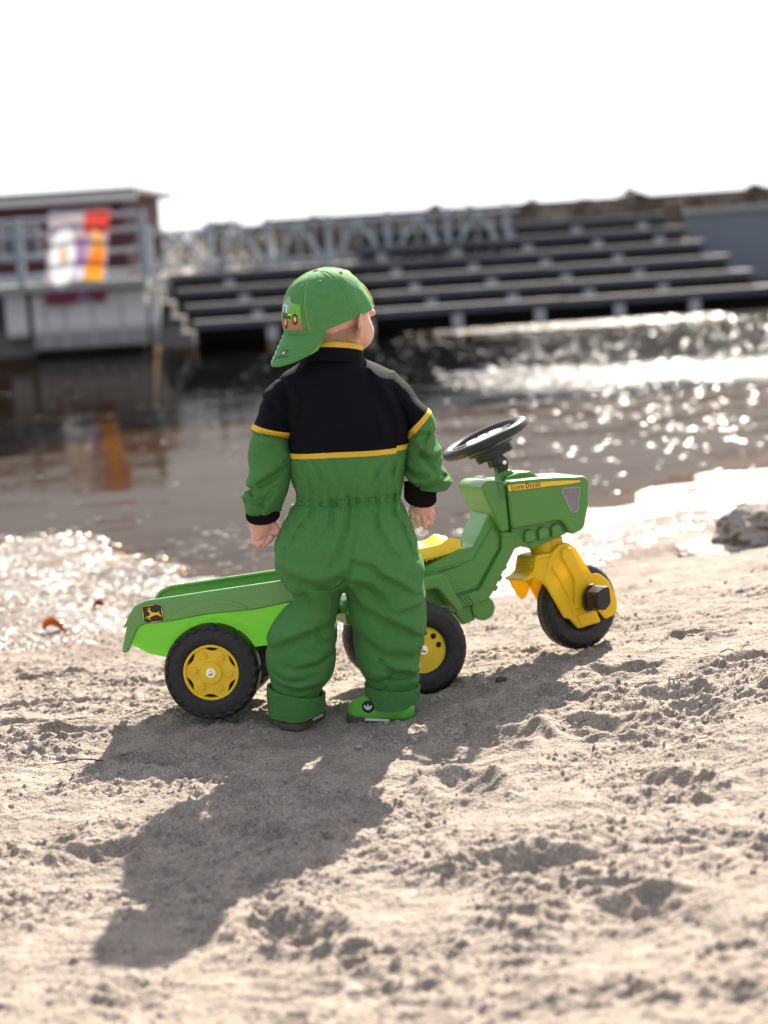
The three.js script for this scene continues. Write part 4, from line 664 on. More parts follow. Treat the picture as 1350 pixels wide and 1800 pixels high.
  const pk = (ph, s, e = 0) => { const r = dome(ph, 0.0), c = Math.cos(ph * 1.5), L = 0.066 * Math.pow(Math.max(0, c), 0.6) * s, b = 0.48 + 0.12 * s, z = r[2] * (1 - 0.22 * s); return [r[0] + L * Math.cos(b) + e * 0.4, 0.001 - L * Math.sin(b) - 6.5 * z * z * s + e, z]; };
  const thick = 0.0034, rimN = 80;
  const peak = grid(rimN, 30, (u, v) => { const ph = (u - 0.5) * 2 * 0.92, t = v * 2.1; return t < 1 ? [...pk(ph, t, thick / 2), u * 1.2, v * 1.2] : t < 1.1 ? [...pk(ph, 1, thick / 2 - (t - 1) * 10 * thick), u, v] : [...pk(ph, 2.1 - t, -thick / 2), u * 1.2, v * 1.2]; });
  const brim = part(cap, 'brim', peak, M.capGreen);
  for (const s of [0.18, 0.34, 0.5, 0.66, 0.82, 0.93]) part(brim, 'stitching', dash(q => pk((q - 0.5) * 2 * 0.82, s, thick / 2 + 0.0002), 60, 0.00036), M.threadGreen);
  part(brim, 'lining', grid(60, 16, (u, v) => pk((u - 0.5) * 1.8, 0.03 + v * 0.93, -thick / 2 - 0.0006)), mat([0.14, 0.42, 0.03], 0.9, { side: THREE.DoubleSide }));
  // print on the front panel: a little tractor on a field
  const pt = canvasTex(512, 512, (g, w, h) => {
    g.fillStyle = '#7fa884'; g.beginPath(); g.moveTo(60, 500); g.lineTo(40, 190); g.quadraticCurveTo(150, 20, 260, 90); g.quadraticCurveTo(290, 170, 470, 190); g.lineTo(490, 480); g.closePath(); g.fill();
    g.fillStyle = '#6cae30'; g.fillRect(300, 190, 190, 220); g.fillStyle = '#4d8f28'; g.fillRect(60, 300, 120, 130); g.fillStyle = '#a5754f'; g.beginPath(); g.moveTo(40, 420); g.quadraticCurveTo(260, 360, 495, 400); g.lineTo(480, 505); g.lineTo(60, 505); g.fill();
    g.fillStyle = '#dfe4ee'; g.fillRect(90, 190, 130, 110); g.fillStyle = '#3c4fb0'; g.fillRect(120, 210, 60, 120); g.fillStyle = '#235c2a'; g.fillRect(60, 290, 260, 80); g.fillStyle = '#efe94c'; g.fillRect(250, 300, 70, 22);
    for (const [x, y, r] of [[170, 410, 88], [390, 370, 70]]) { g.fillStyle = '#1d1714'; g.beginPath(); g.ellipse(x, y, r * 0.72, r, 0.1, 0, 7); g.fill(); g.fillStyle = '#e88a2e'; g.beginPath(); g.ellipse(x, y, r * 0.4, r * 0.56, 0.1, 0, 7); g.fill(); g.fillStyle = '#f2d9a0'; g.beginPath(); g.ellipse(x, y, r * 0.18, r * 0.26, 0, 0, 7); g.fill(); }
  });
  const patch = grid(30, 30, (u, v) => { const ph = (0.46 - u * 0.92), p = dome(ph, 0.07 + 0.5 * v, 0.0009); return [...p, u, v]; });
  part(crown, 'print', patch, mat([1, 1, 1], 0.6, { map: pt, alphaTest: 0.5, side: THREE.DoubleSide }), 'printed picture of a small tractor');
  const lt = canvasTex(512, 128, (g, w, h) => { g.font = 'bold 84px sans-serif'; g.fillStyle = '#c6dc22'; g.textAlign = 'center'; g.fillText('JOHN DEERE', w / 2, 94, 490); });
  part(crown, 'lettering', grid(30, 6, (u, v) => [...dome(Math.PI + 0.95 - 1.9 * u, 0.5 + 0.17 * v, 0.0007), u, v]), mat([1, 1, 1], 0.7, { map: lt, alphaTest: 0.4, side: THREE.DoubleSide }));
  const bt = canvasTex(256, 256, (g) => { g.strokeStyle = '#3a2a26'; g.lineWidth = 10; g.strokeRect(90, 60, 76, 76); g.fillStyle = '#e8c8b8'; g.beginPath(); g.moveTo(100, 120); g.lineTo(120, 85); g.lineTo(150, 75); g.lineTo(140, 100); g.lineTo(158, 128); g.fill(); g.fillStyle = '#17261a'; g.font = 'bold 34px sans-serif'; g.textAlign = 'center'; g.fillText('JOHN DEERE', 128, 186, 220); });
  part(brim, 'small_print', grid(14, 10, (u, v) => [...pk(-0.42 + 0.55 * u, 0.9 - 0.5 * v, thick / 2 + 0.0006), u, v]), mat([1, 1, 1], 0.7, { map: bt, alphaTest: 0.4, side: THREE.DoubleSide }));
}
// ---- shoes (toe along +x in their own axes)
function shoe(x, y, z, turn, tilt) {
  const s = sub(child, 'shoe'); s.position.set(x, y, z); s.rotation.set(0, turn, tilt, 'YXZ'); s.userData.label = 'bright green shoe with sandy brown sole';
  const up = (X, Y, Z) => {
    let d = ellipsoid(X - 0.033, Y - 0.02, Z, 0.032, 0.023, 0.026); d = smin(d, ellipsoid(X + 0.0, Y - 0.026, Z, 0.036, 0.026, 0.0255), 0.016); d = smin(d, ellipsoid(X + 0.036, Y - 0.026, Z, 0.025, 0.027, 0.024), 0.014);
    d = smin(d, cone([X, Y, Z], [-0.024, 0.03, 0], [-0.02, 0.075, 0], 0.021, 0.0225), 0.014); d = smin(d, cone([X, Y, Z], [0.03, 0.03, 0], [-0.005, 0.056, 0], 0.012, 0.014), 0.012);
    d = smax(d, Y - 0.07, 0.004); d = Math.max(d, 0.008 - Y); return d - 0.0008 * nz(X * 60, Y * 60, Z * 60);
  };
  part(s, 'upper', planeUV(meshSDF(up, [-0.075, 0, -0.04], [0.08, 0.085, 0.04], 0.0022), 0.05, 0.05), M.shoe);
  const out = softShape([[-64, -20], [-40, -27], [0, -25], [38, -30], [66, -17], [66, 17], [38, 29], [0, 24], [-40, 26], [-64, 19]], 14), g = ex(out, 0, 13, 3); g.rotateX(-Math.PI / 2);
  part(s, 'sole', g, M.sole); const wg = ex(softShape([[-20, -25.6], [0, -26], [26, -29.6], [26, 0], [26, 28.6], [0, 25], [-20, 26]], 3), 7.5, 12, 1); wg.rotateX(-Math.PI / 2); part(s, 'midsole_stripe', wg, M.white);
  for (const side of [1, -1]) {
    const e = part(s, 'emblem', ex((() => { const c = new THREE.Shape(); c.absarc(0, 0, 11.5, 0, Math.PI * 2); return c; })(), -1.4, 1.4, 0.6, [], 32).translate(0.02, 0.0335, 0.0252 * side), M.ink);
    for (const [q, o] of [[-0.62, -4.6], [0, 0], [0.62, 4.6]]) { const l = ex([[-1.7, -5], [1.7, -5], [1.9, 2], [0, 7 - Math.abs(o) * 0.4], [-1.9, 2]], -0.5, 0.5, 0.2); l.rotateZ(-q); l.translate(0.02 + o / 1000, 0.033, 0.0269 * side); part(e, 'leaf_mark', l, M.white); }
  }
  part(s, 'seam', tube([[-0.05, 0.02, 0.0225], [-0.02, 0.022, 0.0262], [0.015, 0.03, 0.0252], [0.035, 0.036, 0.02]], 0.0006, 30, 5), mat([0.05, 0.25, 0.03], 0.8));
  return s;
}
shoe(0.0715, -0.004, 0.012, Math.PI - 0.24, 0.0);
shoe(-0.073, -0.0085, -0.004, 1.2, 0.0);

// ------------------------------------------------------------------ wheels
seed = 909;
const font = await new FontLoader().loadAsync('fonts/droid/droid_sans_bold.typeface.json');
function glyphs(word, r, a0, w, size = 0.0135, step = 0.165) {          // letters round a tyre wall, tops outwards
  const out = []; let a = a0;
  for (const ch of word) {
    if (ch === ' ') { a -= step; continue; }
    const g = new TextGeometry(ch, { font, size, depth: 0.0016, curveSegments: 4, bevelEnabled: false }); g.computeBoundingBox(); const bb = g.boundingBox, wd = bb.max.x - bb.min.x;
    g.translate(-(bb.min.x + wd / 2), -0.0045, 0); g.rotateZ(a - Math.PI / 2); g.translate(r * Math.cos(a), r * Math.sin(a), w); out.push(g); a -= (wd + 0.0045) / r * 0.95 + 0.02;
  }
  return merge(out);
}
function tyre(R, rin, hw, lug) {
  const nu = 288, nv = 64;
  return grid(nu, nv, (u, v) => {
    const a = u * 2 * Math.PI, t = (v - 0.5) * 2, th = t * 2.45;           // th -2.45..2.45 from far bead over the tread to near bead
    const rc = (R + rin) / 2 - 0.002, hr = R - rc, c = Math.cos(th), s = Math.sin(th);
    let r = rc + hr * Math.sign(c) * Math.pow(Math.abs(c), 0.72), w = hw * Math.sign(s) * Math.pow(Math.abs(s), 0.62);
    r = Math.max(r, rin - 0.004);
    const f = (r - rin) / (R - rin), side = Math.sign(w);
    if (lug === 1) {                                                        // scalloped shoulder lugs
      const ph = a * 13 + (side > 0 ? 0 : 1.5), sc = Math.abs(Math.sin(ph)), edge = 0.70 + 0.115 * (1 - Math.pow(sc, 1.5)), on = sstep(edge, edge + 0.045, f);
      w += side * 0.0036 * on * (1 - sstep(0.9, 1, f)); const gr = sstep(0.1, 0.22, Math.abs(Math.sin(ph * 0.5 + (w / hw) * 1.1))); r -= 0.005 * (1 - gr) * sstep(0.78, 0.95, f);
    } else {
      const gr = Math.max(Math.exp(-(((Math.abs(w) / hw - 0.38) / 0.07) ** 2)), Math.exp(-(((Math.abs(w) / hw - 0.82) / 0.06) ** 2)));
      const blk = sstep(0.72, 0.9, Math.sin(a * 34 + (Math.abs(w) / hw) * 5)); r -= sstep(0.84, 0.96, f) * (0.0022 * gr + 0.0018 * blk * (Math.abs(w) / hw > 0.3 ? 1 : 0));
    }
    r += 0.0011 * Math.exp(-(((f - 0.2) / 0.03) ** 2)); w += side * 0.001 * Math.exp(-(((f - 0.68) / 0.025) ** 2)) * (lug === 1 ? 0 : 1);
    return [r * Math.cos(a), r * Math.sin(a), w, u * 12, v * 3];
  }, true);
}
const TY = { trailer: tyre(0.089, 0.051, 0.024, 1), rear: tyre(0.0888, 0.0445, 0.0245, 0), front: tyre(0.0885, 0.046, 0.025, 0) };
const yAxis = g => g.rotateX(Math.PI / 2);
const bolt = (w) => merge([yAxis(new THREE.CylinderGeometry(0.0088, 0.0092, 0.002, 28)).translate(0, 0, w), yAxis(new THREE.CylinderGeometry(0.0058, 0.0062, 0.005, 6)).translate(0, 0, w + 0.003), sphere(0.0046, 0, 0, w + 0.005, 1, 1, 0.5, 16)]);
function trailerWheel(parent) {
  const w = sub(parent, 'wheel'); part(w, 'tyre', TY.trailer, M.tyre);
  const ring = new THREE.Shape(); ring.absarc(0, 0, 51.5, 0, Math.PI * 2); ring.holes.push(circ(0, 0, 46.5)); part(w, 'rim', ex(ring, 8, 21, 1.6, [], 48), M.yellowRim);
  const st = new THREE.Shape(), n = 180, rad = i => { const q = (i / n * 6) % 1, k = (q - 0.5) / 0.3; return 47.4 - 7.2 * Math.max(0, 1 - k * k); };
  for (let i = 0; i < n; i++) { const a = i / n * 2 * Math.PI + 0.35 - Math.PI / 6; i ? st.lineTo(rad(i) * Math.cos(a), rad(i) * Math.sin(a)) : st.moveTo(rad(0) * Math.cos(a), rad(0) * Math.sin(a)); }
  part(w, 'disc', ex(st, 9, 16, 1.2), M.yellowRim); part(w, 'hub', yAxis(new THREE.CylinderGeometry(0.0195, 0.0215, 0.008, 48)).translate(0, 0, 0.018), M.yellowRim);
  for (let i = 0; i < 6; i++) { const a = i * Math.PI / 3 + 0.84, g = merge([yAxis(new THREE.CylinderGeometry(0.0066, 0.0072, 0.005, 24)).translate(0, 0, 0.018), new THREE.TorusGeometry(0.0036, 0.0011, 8, 20).translate(0, 0, 0.0207)]); g.translate(0.0325 * Math.cos(a), 0.0325 * Math.sin(a), 0); part(w, 'lug', g, M.yellowRim); }
  part(w, 'bolt', bolt(0.022), M.chrome); part(w, 'inner_disc', yAxis(new THREE.CylinderGeometry(0.05, 0.05, 0.004, 40)).translate(0, 0, 0.003), M.ink);
  return w;
}
function rearWheel(parent) {
  const w = sub(parent, 'wheel'); part(w, 'tyre', TY.rear, M.tyre);
  part(w, 'lettering', merge([glyphs('rolly', 0.0695, 0.16, 0.0228), glyphs('toys', 0.0695, -0.68, 0.0228)]), M.tyre);
  const d = new THREE.Shape(); d.absarc(0, 0, 45, 0, Math.PI * 2); for (let i = 0; i < 5; i++) { const a = 0.09 + i * 0.625; d.holes.push(circ(32.5 * Math.cos(a), 32.5 * Math.sin(a), 5.6)); }
  part(w, 'disc', ex(d, 6, 14, 1.2, [], 40), M.yellowRim); part(w, 'rim', yAxis(new THREE.TorusGeometry(0.0435, 0.0018, 10, 60).rotateX(Math.PI / 2)).translate(0, 0, 0.0145), M.yellowRim);
  part(w, 'inner_disc', yAxis(new THREE.CylinderGeometry(0.044, 0.044, 0.003, 40)).translate(0, 0, 0.004), M.ink); part(w, 'bolt', bolt(0.0155), M.chrome);
  return w;
}
// ------------------------------------------------------------------ the tricycle: x forwards, y up, z towards the camera side, origin at the rear axle
const frameOf = (o, x, u, v, w) => { o.position.set(...x); o.quaternion.setFromRotationMatrix(new THREE.Matrix4().makeBasis(new THREE.Vector3(...u), new THREE.Vector3(...v), new THREE.Vector3(...w))); };
const trike = thing('toy_tricycle', 'green toy tractor tricycle with yellow fork and black steering wheel', 'tricycle');
frameOf(trike, [0.0201, 0.0823, -3.4612], [0.9504, 0.0837, -0.2997], [-0.1005, 0.9941, -0.0412], [0.2944, 0.0693, 0.9532]);
{
  const T = trike;
  for (const s of [1, -1]) { const w = rearWheel(T); w.position.set(0, 0, 0.112 * s); if (s < 0) w.rotation.y = Math.PI; }
  part(T, 'axle', yAxis(new THREE.CylinderGeometry(0.006, 0.006, 0.22, 16)), M.chrome);
  const body = part(T, 'chassis', ex(softShape([[-118, 62], [-118, 112], [-60, 119], [43, 141], [128, 163], [160, 162], [203, 221], [236, 202], [242, 176], [240, 146], [172, 65], [160, 54], [112, 50], [60, 62]], 6), -49, 49, 5), M.green, 'green moulded plastic chassis');
  for (const s of [1, -1]) {
    const z = (a, b) => s > 0 ? [a, b] : [-b, -a];
    part(body, 'side_panel', ex(softShape([[-50, 112], [46, 133], [154, 137], [206, 197], [213, 172], [211, 150], [151, 81], [104, 77], [84, 117], [74, 130], [34, 128], [-40, 118]], 4), ...z(44, 53), 3), M.green);
    part(body, 'side_beam', ex(softShape([[216, 182], [243, 175], [243, 145], [177, 63], [166, 54], [134, 51], [112, 51], [102, 73], [154, 78], [213, 148], [217, 168]], 5), ...z(44, 60), 3.5), M.green);
    for (const o of [0, 7.5, 15]) part(body, 'beam_rib', ex([[112 + o, 73], [115.5 + o, 73.4], [126 + o, 53.2], [122.5 + o, 52.8]], ...z(58, 62), 0.8), M.green);
    part(body, 'fender', ex(softShape([[-118, 84], [-100, 119], [36, 129], [74, 129], [80, 124], [105, 54], [91, 48], [64, 97], [56, 105], [-42, 106], [-86, 82]], 6), ...z(46, 92), 4), M.green);
    part(body, 'beam_joint', ex(softShape([[218, 180], [243, 175], [244, 166], [219, 170]], 3), ...z(55, 61.2), 1.2), M.green);
  }
  part(body, 'boss', ex((() => { const c = new THREE.Shape(); c.absarc(157, 40, 24, 0, Math.PI * 2); return c; })(), -57, 57, 3, [], 32), M.green);
  part(body, 'underside', ex(softShape([[112, 52], [140, 52], [136, 36], [139, 20], [112, 15], [98, 42]], 5), -52, 52, 4), M.green);
  for (const [x, y] of [[219, 106], [207, 88], [195, 70]]) part(body, 'tooth', ex([[x - 8, y + 2], [x, y + 9], [x + 7, y + 2], [x - 1, y - 6]], -42, 40, 1.2), M.green);
  part(body, 'seat_lock', ex(softShape([[124, 160], [124, 176], [134, 177], [141, 166], [136, 160]], 2), -14, 24, 2), M.greenDark);
  // cowl, hood, engine
  const cowl = part(T, 'cowl', ex(softShape([[187, 272], [193, 281], [206, 285], [224, 280], [238.4, 276], [233.2, 182], [215, 180]], 7), -68, 68, 5), M.green);
  for (const [x, y0, y1] of [[222, 248, 280], [227, 243, 279], [232.5, 243, 278]]) for (const s of [1, -1]) part(cowl, 'vent_slit', box(0.0014, (y1 - y0) / 1000, 0.003, x / 1000, (y0 + y1) / 2000, 0.0672 * s), M.greenDark);
  const hood = part(T, 'hood', ex(softShape([[240.2, 277.5], [306, 272], [404, 258], [413, 248], [405, 203], [387, 154], [357, 147], [341, 181.5], [235.5, 181.5]], 11), -72, 72, 6), M.green, 'green engine hood with maker lettering');
  part(hood, 'hood_bump', ex(softShape([[252, 270], [255, 281], [285, 285.5], [306, 284], [328, 268]], 4), -34, 34, 3), M.green);
  part(T, 'collar', ex(softShape([[248, 272], [252, 292], [270, 294], [288, 280], [288, 272]], 4), -19, 19, 4), M.green);
  const eng = part(T, 'engine_block', ex(softShape([[238, 186], [349, 186], [358, 152], [336, 146], [276, 133], [270, 146], [240, 141]], 4), -56, 56, 3), M.green);
  for (const s of [1, -1]) for (const x of [273.5, 303, 331]) { const k = new THREE.Shape(); k.moveTo(x - 11, 150); k.lineTo(x - 11, 163); k.absarc(x, 163, 11, Math.PI, 0, true); k.lineTo(x + 11, 150); k.closePath(); part(eng, 'knob', s > 0 ? ex(k, 54, 65, 3) : ex(k, -65, -54, 3), M.green); }
  // hood decal and grille
  const uvBox = (g, x0, y0, x1, y1) => { const p = g.attributes.position, uv = new Float32Array(p.count * 2); for (let i = 0; i < p.count; i++) { uv[2 * i] = (p.getX(i) - x0) / (x1 - x0); uv[2 * i + 1] = (p.getY(i) - y0) / (y1 - y0); } g.setAttribute('uv', new THREE.BufferAttribute(uv, 2)); return g; };
  const dshape = new THREE.Shape(); dshape.moveTo(240, 271); dshape.quadraticCurveTo(330, 263.5, 386, 253.5); dshape.quadraticCurveTo(397, 251, 396, 246.5); dshape.quadraticCurveTo(360, 246.5, 332, 250.5); dshape.quadraticCurveTo(285, 253, 240.5, 256.2); dshape.closePath();
  const decalTex = canvasTex(1024, 160, (g, w, h) => {
    const X = x => (x - 239) / 159 * w, Y = y => (272 - y) / 27 * h, path = () => { g.beginPath(); g.moveTo(X(241), Y(270)); g.quadraticCurveTo(X(330), Y(262.7), X(386), Y(252.7)); g.quadraticCurveTo(X(395), Y(250.7), X(394.6), Y(247.3)); g.quadraticCurveTo(X(360), Y(247.4), X(332), Y(251.4)); g.quadraticCurveTo(X(285), Y(254), X(241.5), Y(257.2)); g.closePath(); };
    g.fillStyle = '#17170f'; g.fillRect(0, 0, w, h); path(); g.fillStyle = '#f2c22a'; g.fill();
    g.save(); g.translate(X(246.5), Y(258.2)); g.rotate(0.055); g.fillStyle = '#15150f'; let cx = 0; for (const [word, size] of [['J', 86], ['OHN', 66], [' ', 40], ['D', 86], ['EERE', 66]]) { g.font = 'bold ' + size + 'px sans-serif'; g.fillText(word, cx, 0); cx += g.measureText(word).width * 1.02; } g.restore();
  });
  for (const s of [1, -1]) {
    const g = uvBox(new THREE.ShapeGeometry(dshape, 24), 239, 245, 398, 272); g.scale(0.001, 0.001, 0.001); g.translate(0, 0, 0.0723); if (s < 0) { g.scale(1, 1, -1); const I = g.index.array; for (let i = 0; i < I.length; i += 3) { const t = I[i]; I[i] = I[i + 1]; I[i + 1] = t; } g.computeVertexNormals(); }
    part(hood, 'decal', g, mat([1, 1, 1], 0.35, { map: decalTex }), 'yellow lettered stripe');
    const tri = [[349, 238], [355, 243], [391, 239], [377, 190], [363, 191.5]], inner = [[352, 237.4], [356.4, 240.6], [388, 237], [375.2, 192.6], [364.6, 193.6]];
    const hole = new THREE.Path(); inner.slice().reverse().forEach((p, i) => i ? hole.lineTo(...p) : hole.moveTo(...p)); const fs = softShape(tri, 4); fs.holes.push(hole);
    part(hood, 'grille_frame', ex(fs, s > 0 ? 71 : -73.6, s > 0 ? 73.6 : -71, 0.6), mat([0.35, 0.36, 0.34], 0.35, { metalness: 0.5 }));
    const gt = canvasTex(128, 128, (c, w, h) => { c.fillStyle = '#a59ca2'; c.fillRect(0, 0, w, h); c.fillStyle = '#4d4650'; for (let j = 0; j < 16; j++) for (let i = 0; i < 16; i++) { c.beginPath(); c.arc(i * 8 + (j % 2 ? 4 : 0), j * 8 + 4, 2.9, 0, Math.PI * 2); c.fill(); } }); gt.wrapS = gt.wrapT = THREE.RepeatWrapping;
    const gg = new THREE.ShapeGeometry(shapeOf(inner)); planeUV(gg, 19, 19); gg.scale(0.001, 0.001, 0.001); gg.translate(0, 0, 0.0722 * s); part(hood, 'grille', gg, mat([1, 1, 1], 0.45, { map: gt, side: THREE.DoubleSide, metalness: 0.2 }), 'perforated grey side grille');
  }
  // seat
  const seatF = (u, v) => { const x = -75 + 212 * u, q = (v - 0.5) * 2, w = (58 - 14 * sstep(0.55, 1, u)) * q, dish = 9 * q * q, horn = u > 0.78 ? 13 * Math.exp(-(((u - 0.9) / 0.07) ** 2)) * (1 - 0.3 * q * q) : 0, back = 58 * Math.pow(sstep(0.28, 0.0, u), 1.4); return [x / 1000, (174 + dish + horn + back - 4 * u) / 1000, w / 1000]; };
  const st = part(T, 'seat', merge([grid(60, 28, seatF), grid(60, 10, (u, v) => { const p = seatF(u, 1); return [p[0], p[1] * (1 - v) + v * 0.159, p[2] + 0.002 * Math.sin(v * 3.14)]; }), grid(60, 10, (u, v) => { const p = seatF(u, 0); return [p[0], p[1] * (1 - v) + v * 0.159, p[2] - 0.002 * Math.sin(v * 3.14)]; }), grid(20, 10, (u, v) => { const p = seatF(1, u); return [p[0] + 0.003 * Math.sin(v * 3.14), p[1] * (1 - v) + v * 0.163, p[2]]; }), grid(20, 10, (u, v) => { const p = seatF(0, u); return [p[0], p[1] * (1 - v) + v * 0.159, p[2]]; })]), mat([0.86, 0.58, 0.02], 0.35, { side: THREE.DoubleSide }), 'yellow moulded seat');
  for (const s of [1, -1]) for (let i = 0; i < 16; i++) { const x = -60 + i * 12; part(st, 'seat_rib', box(0.0026, 0.015, 0.004, x / 1000, 0.156 + 0.006 * sstep(4, 16, i), (50 - 9 * sstep(8, 15, i)) / 1000 * s, 0.0008), M.yellow); }
  part(st, 'seat_base', ex(softShape([[-60, 148], [40, 151], [120, 158], [126, 164], [120, 172], [-60, 172]], 4), -46, 46, 2), M.yellow);
  // steering
  part(T, 'steering_column', merge([rod([0.262, 0.282, 0], [0.247, 0.34, 0], 0.0105), ex(softShape([[250, 288], [246, 310], [236, 322], [262, 326], [273, 314], [271, 288]], 4), -13, 13, 3)]), M.black);
  part(T, 'column_bolt', yAxis(new THREE.CylinderGeometry(0.0042, 0.0042, 0.003, 20)).translate(0.2635, 0.309, 0.0142), M.chrome);
  const sw = sub(T, 'steering_wheel'); sw.position.set(0.2365, 0.361, 0); sw.quaternion.setFromUnitVectors(new THREE.Vector3(0, 0, 1), new THREE.Vector3(-0.26, 0.964, -0.04).normalize()); sw.userData.label = 'black steering wheel with white centre plate';
  const rimG = grid(128, 28, (u, v) => { const a = u * 2 * Math.PI, b = v * 2 * Math.PI, r = 0.0795 + 0.0115 * Math.cos(b); return [r * Math.cos(a), r * Math.sin(a), 0.0105 * Math.sign(Math.sin(b)) * Math.pow(Math.abs(Math.sin(b)), 0.85)]; }, true);
  part(sw, 'rim', rimG, M.black);
  const hubS = (r, n = 6) => { const s = new THREE.Shape(); for (let i = 0; i < n; i++) { const a = i / n * 2 * Math.PI + 0.3; i ? s.lineTo(r * Math.cos(a), r * Math.sin(a)) : s.moveTo(r * Math.cos(a), r * Math.sin(a)); } s.closePath(); return s; };
  part(sw, 'hub', merge([ex(softShape([[-46, -30], [-20, -44], [30, -42], [50, -16], [50, 16], [30, 42], [-20, 44], [-46, 30]], 8), -22, 2, 3), ex(softShape([[-34, -24], [0, -32], [40, -20], [44, 0], [40, 20], [0, 32], [-34, 24]], 6), -40, -20, 3), ex(hubS(17, 8), -58, -38, 3)]), M.black);
  for (const a of [0.5, 2.64, -1.57]) { const g = ex([[38, -10], [72, -8], [72, 8], [38, 10]], -6, 3, 2); g.rotateZ(a); part(sw, 'spoke', g, M.black); }
  const cp = part(sw, 'centre_plate', ex(softShape([[-38, -26], [-10, -36], [26, -32], [38, -12], [38, 12], [26, 32], [-10, 36], [-38, 26]], 12), 1, 5, 1.2), M.white, 'white plate in the middle of the steering wheel');
  for (const [x, y] of [[-14, -20], [10, -22], [-14, 20], [10, 20], [0, 0]]) part(cp, 'button', yAxis(new THREE.CylinderGeometry(0.004, 0.0045, 0.0016, 18)).translate(x / 1000, y / 1000, 0.0055), M.ink);
  // front fork with wheel, steered a little to the left
  const fk = sub(T, 'front_fork'); fk.userData.label = 'yellow fork with mudguard, front wheel and black pedals';
  {
    const R0 = new THREE.Matrix4().makeBasis(new THREE.Vector3(0.9504, 0.0837, -0.2997), new THREE.Vector3(-0.1005, 0.9941, -0.0412), new THREE.Vector3(0.2944, 0.0693, 0.9532));
    const p = 30 * Math.PI / 180, s = 4 * Math.PI / 180, c = 4.5 * Math.PI / 180, u = new THREE.Vector3(Math.cos(p) * Math.cos(s), Math.sin(s), -Math.sin(p) * Math.cos(s)), w = new THREE.Vector3(Math.sin(p) * Math.cos(c), Math.sin(c), Math.cos(p) * Math.cos(c)); w.addScaledVector(u, -w.dot(u)).normalize(); const v = w.clone().cross(u);
    fk.quaternion.setFromRotationMatrix(R0.transpose().multiply(new THREE.Matrix4().makeBasis(u, v, w))); fk.position.set(0.3745, -0.006, 0);
  }
  part(fk, 'tyre', TY.front, M.tyre); const letters = glyphs('rolly toys', 0.0695, -1.15, 0.0232); part(fk, 'lettering', letters, M.tyre);
  part(fk, 'rim', yAxis(new THREE.CylinderGeometry(0.047, 0.047, 0.03, 48)), M.black); part(fk, 'axle', yAxis(new THREE.CylinderGeometry(0.007, 0.007, 0.13, 16)), M.black);
  for (const s of [1, -1]) {
    const z = (a, b) => s > 0 ? [a, b] : [-b, -a];
    part(fk, 'fork_leg', ex(softShape([[-94, 78], [-57, -11], [-46, -14], [-28, -39], [28, -38], [20, -10], [0, -2], [23, 61], [-5, 121], [-22, 135], [-46, 136], [-66, 122]], 5), ...z(28, 36), 2), M.yellow);
    part(fk, 'leg_ridge', ex(softShape([[-42, 128], [-20, 126], [4, 60], [-12, 4], [-34, 2], [-24, 60], [-46, 110]], 5), ...z(34, 43), 3), M.yellow);
    part(fk, 'leg_rib', ex(softShape([[-72, 96], [-66, 98], [-34, 34], [-30, -10], [-36, -12], [-42, 30]], 2), ...z(34.5, 39), 1.5), M.yellow);
    part(fk, 'leg_foot', ex(softShape([[-30, -12], [14, -10], [22, -34], [-22, -36]], 3), ...z(34, 39.5), 2), M.yellow);
    part(fk, 'disc', ex(softShape([[23, 63], [47, 57], [66, 37], [79, 1], [76, -26], [66, -33], [43, -37], [27, -12], [10, 0]], 7), ...z(25, 31), 2), M.yellow);
    part(fk, 'guard_skirt', ex(softShape([[-30, 134], [-60, 121], [-100, 123], [-107, 106], [-111, 95], [-122, 88], [-100, 76], [-84, 56], [-58, 96]], 5), ...z(27, 34), 2.5), M.yellow);
    // pedal with its crank
    const pd = sub(fk, 'pedal'); pd.position.set(0.0, 0.0, 0.0);
    part(pd, 'crank', ex(softShape([[-16, -6], [-16, 6], [12, 22], [24, 12], [12, -4]], 5), ...z(44, 52), 2), M.black);
    part(pd, 'end_plate', ex(softShape([[-22, 0], [-20, 28], [-4, 46], [14, 46], [22, 30], [20, 4], [6, -6], [-12, -8]], 10), ...z(50, 56), 2), M.black);
    part(pd, 'tread_block', ex(softShape([[-18, 2], [-16, 34], [8, 44], [18, 40], [16, 8], [0, -4]], 6), ...z(55, 98), 4), M.black);
    for (const q of [84, 91]) part(pd, 'pedal_groove', ex(softShape([[-19, 4], [-17, 32], [-14, 33], [-15, 4]], 1), ...z(q, q + 2.5), 0.6), M.ink);
  }
  const arch = new THREE.Shape(); [[-22, 136], [-60, 124], [-101, 126], [-109, 107], [-113, 97], [-128, 90], [-139, 88], [-137, 82], [-127, 83], [-118, 84], [-106, 92], [-102, 104], [-96, 116], [-60, 112], [-22, 120]].forEach((p, i) => i ? arch.lineTo(...p) : arch.moveTo(...p)); arch.closePath();
  part(fk, 'mudguard', ex(arch, -34, 34, 2), M.yellow); part(fk, 'guard_back', ex(softShape([[-134, 88], [-124, 60], [-110, 34], [-98, 36], [-82, 60], [-96, 98]], 6), -34, -30, 1.5), M.yellow);
  for (const [x, y] of [[-105, 118], [-110, 106], [-117, 94]]) part(fk, 'guard_rib', box(0.006, 0.003, 0.05, x / 1000, y / 1000, 0, 0.0012), M.yellow);
  part(fk, 'steering_stem', merge([rod([-0.055, 0.11, 0], [-0.068, 0.158, 0], 0.026, 0.024, 28), box(0.03, 0.03, 0.05, -0.04, 0.135, 0, 0.004)]), M.yellow);
}

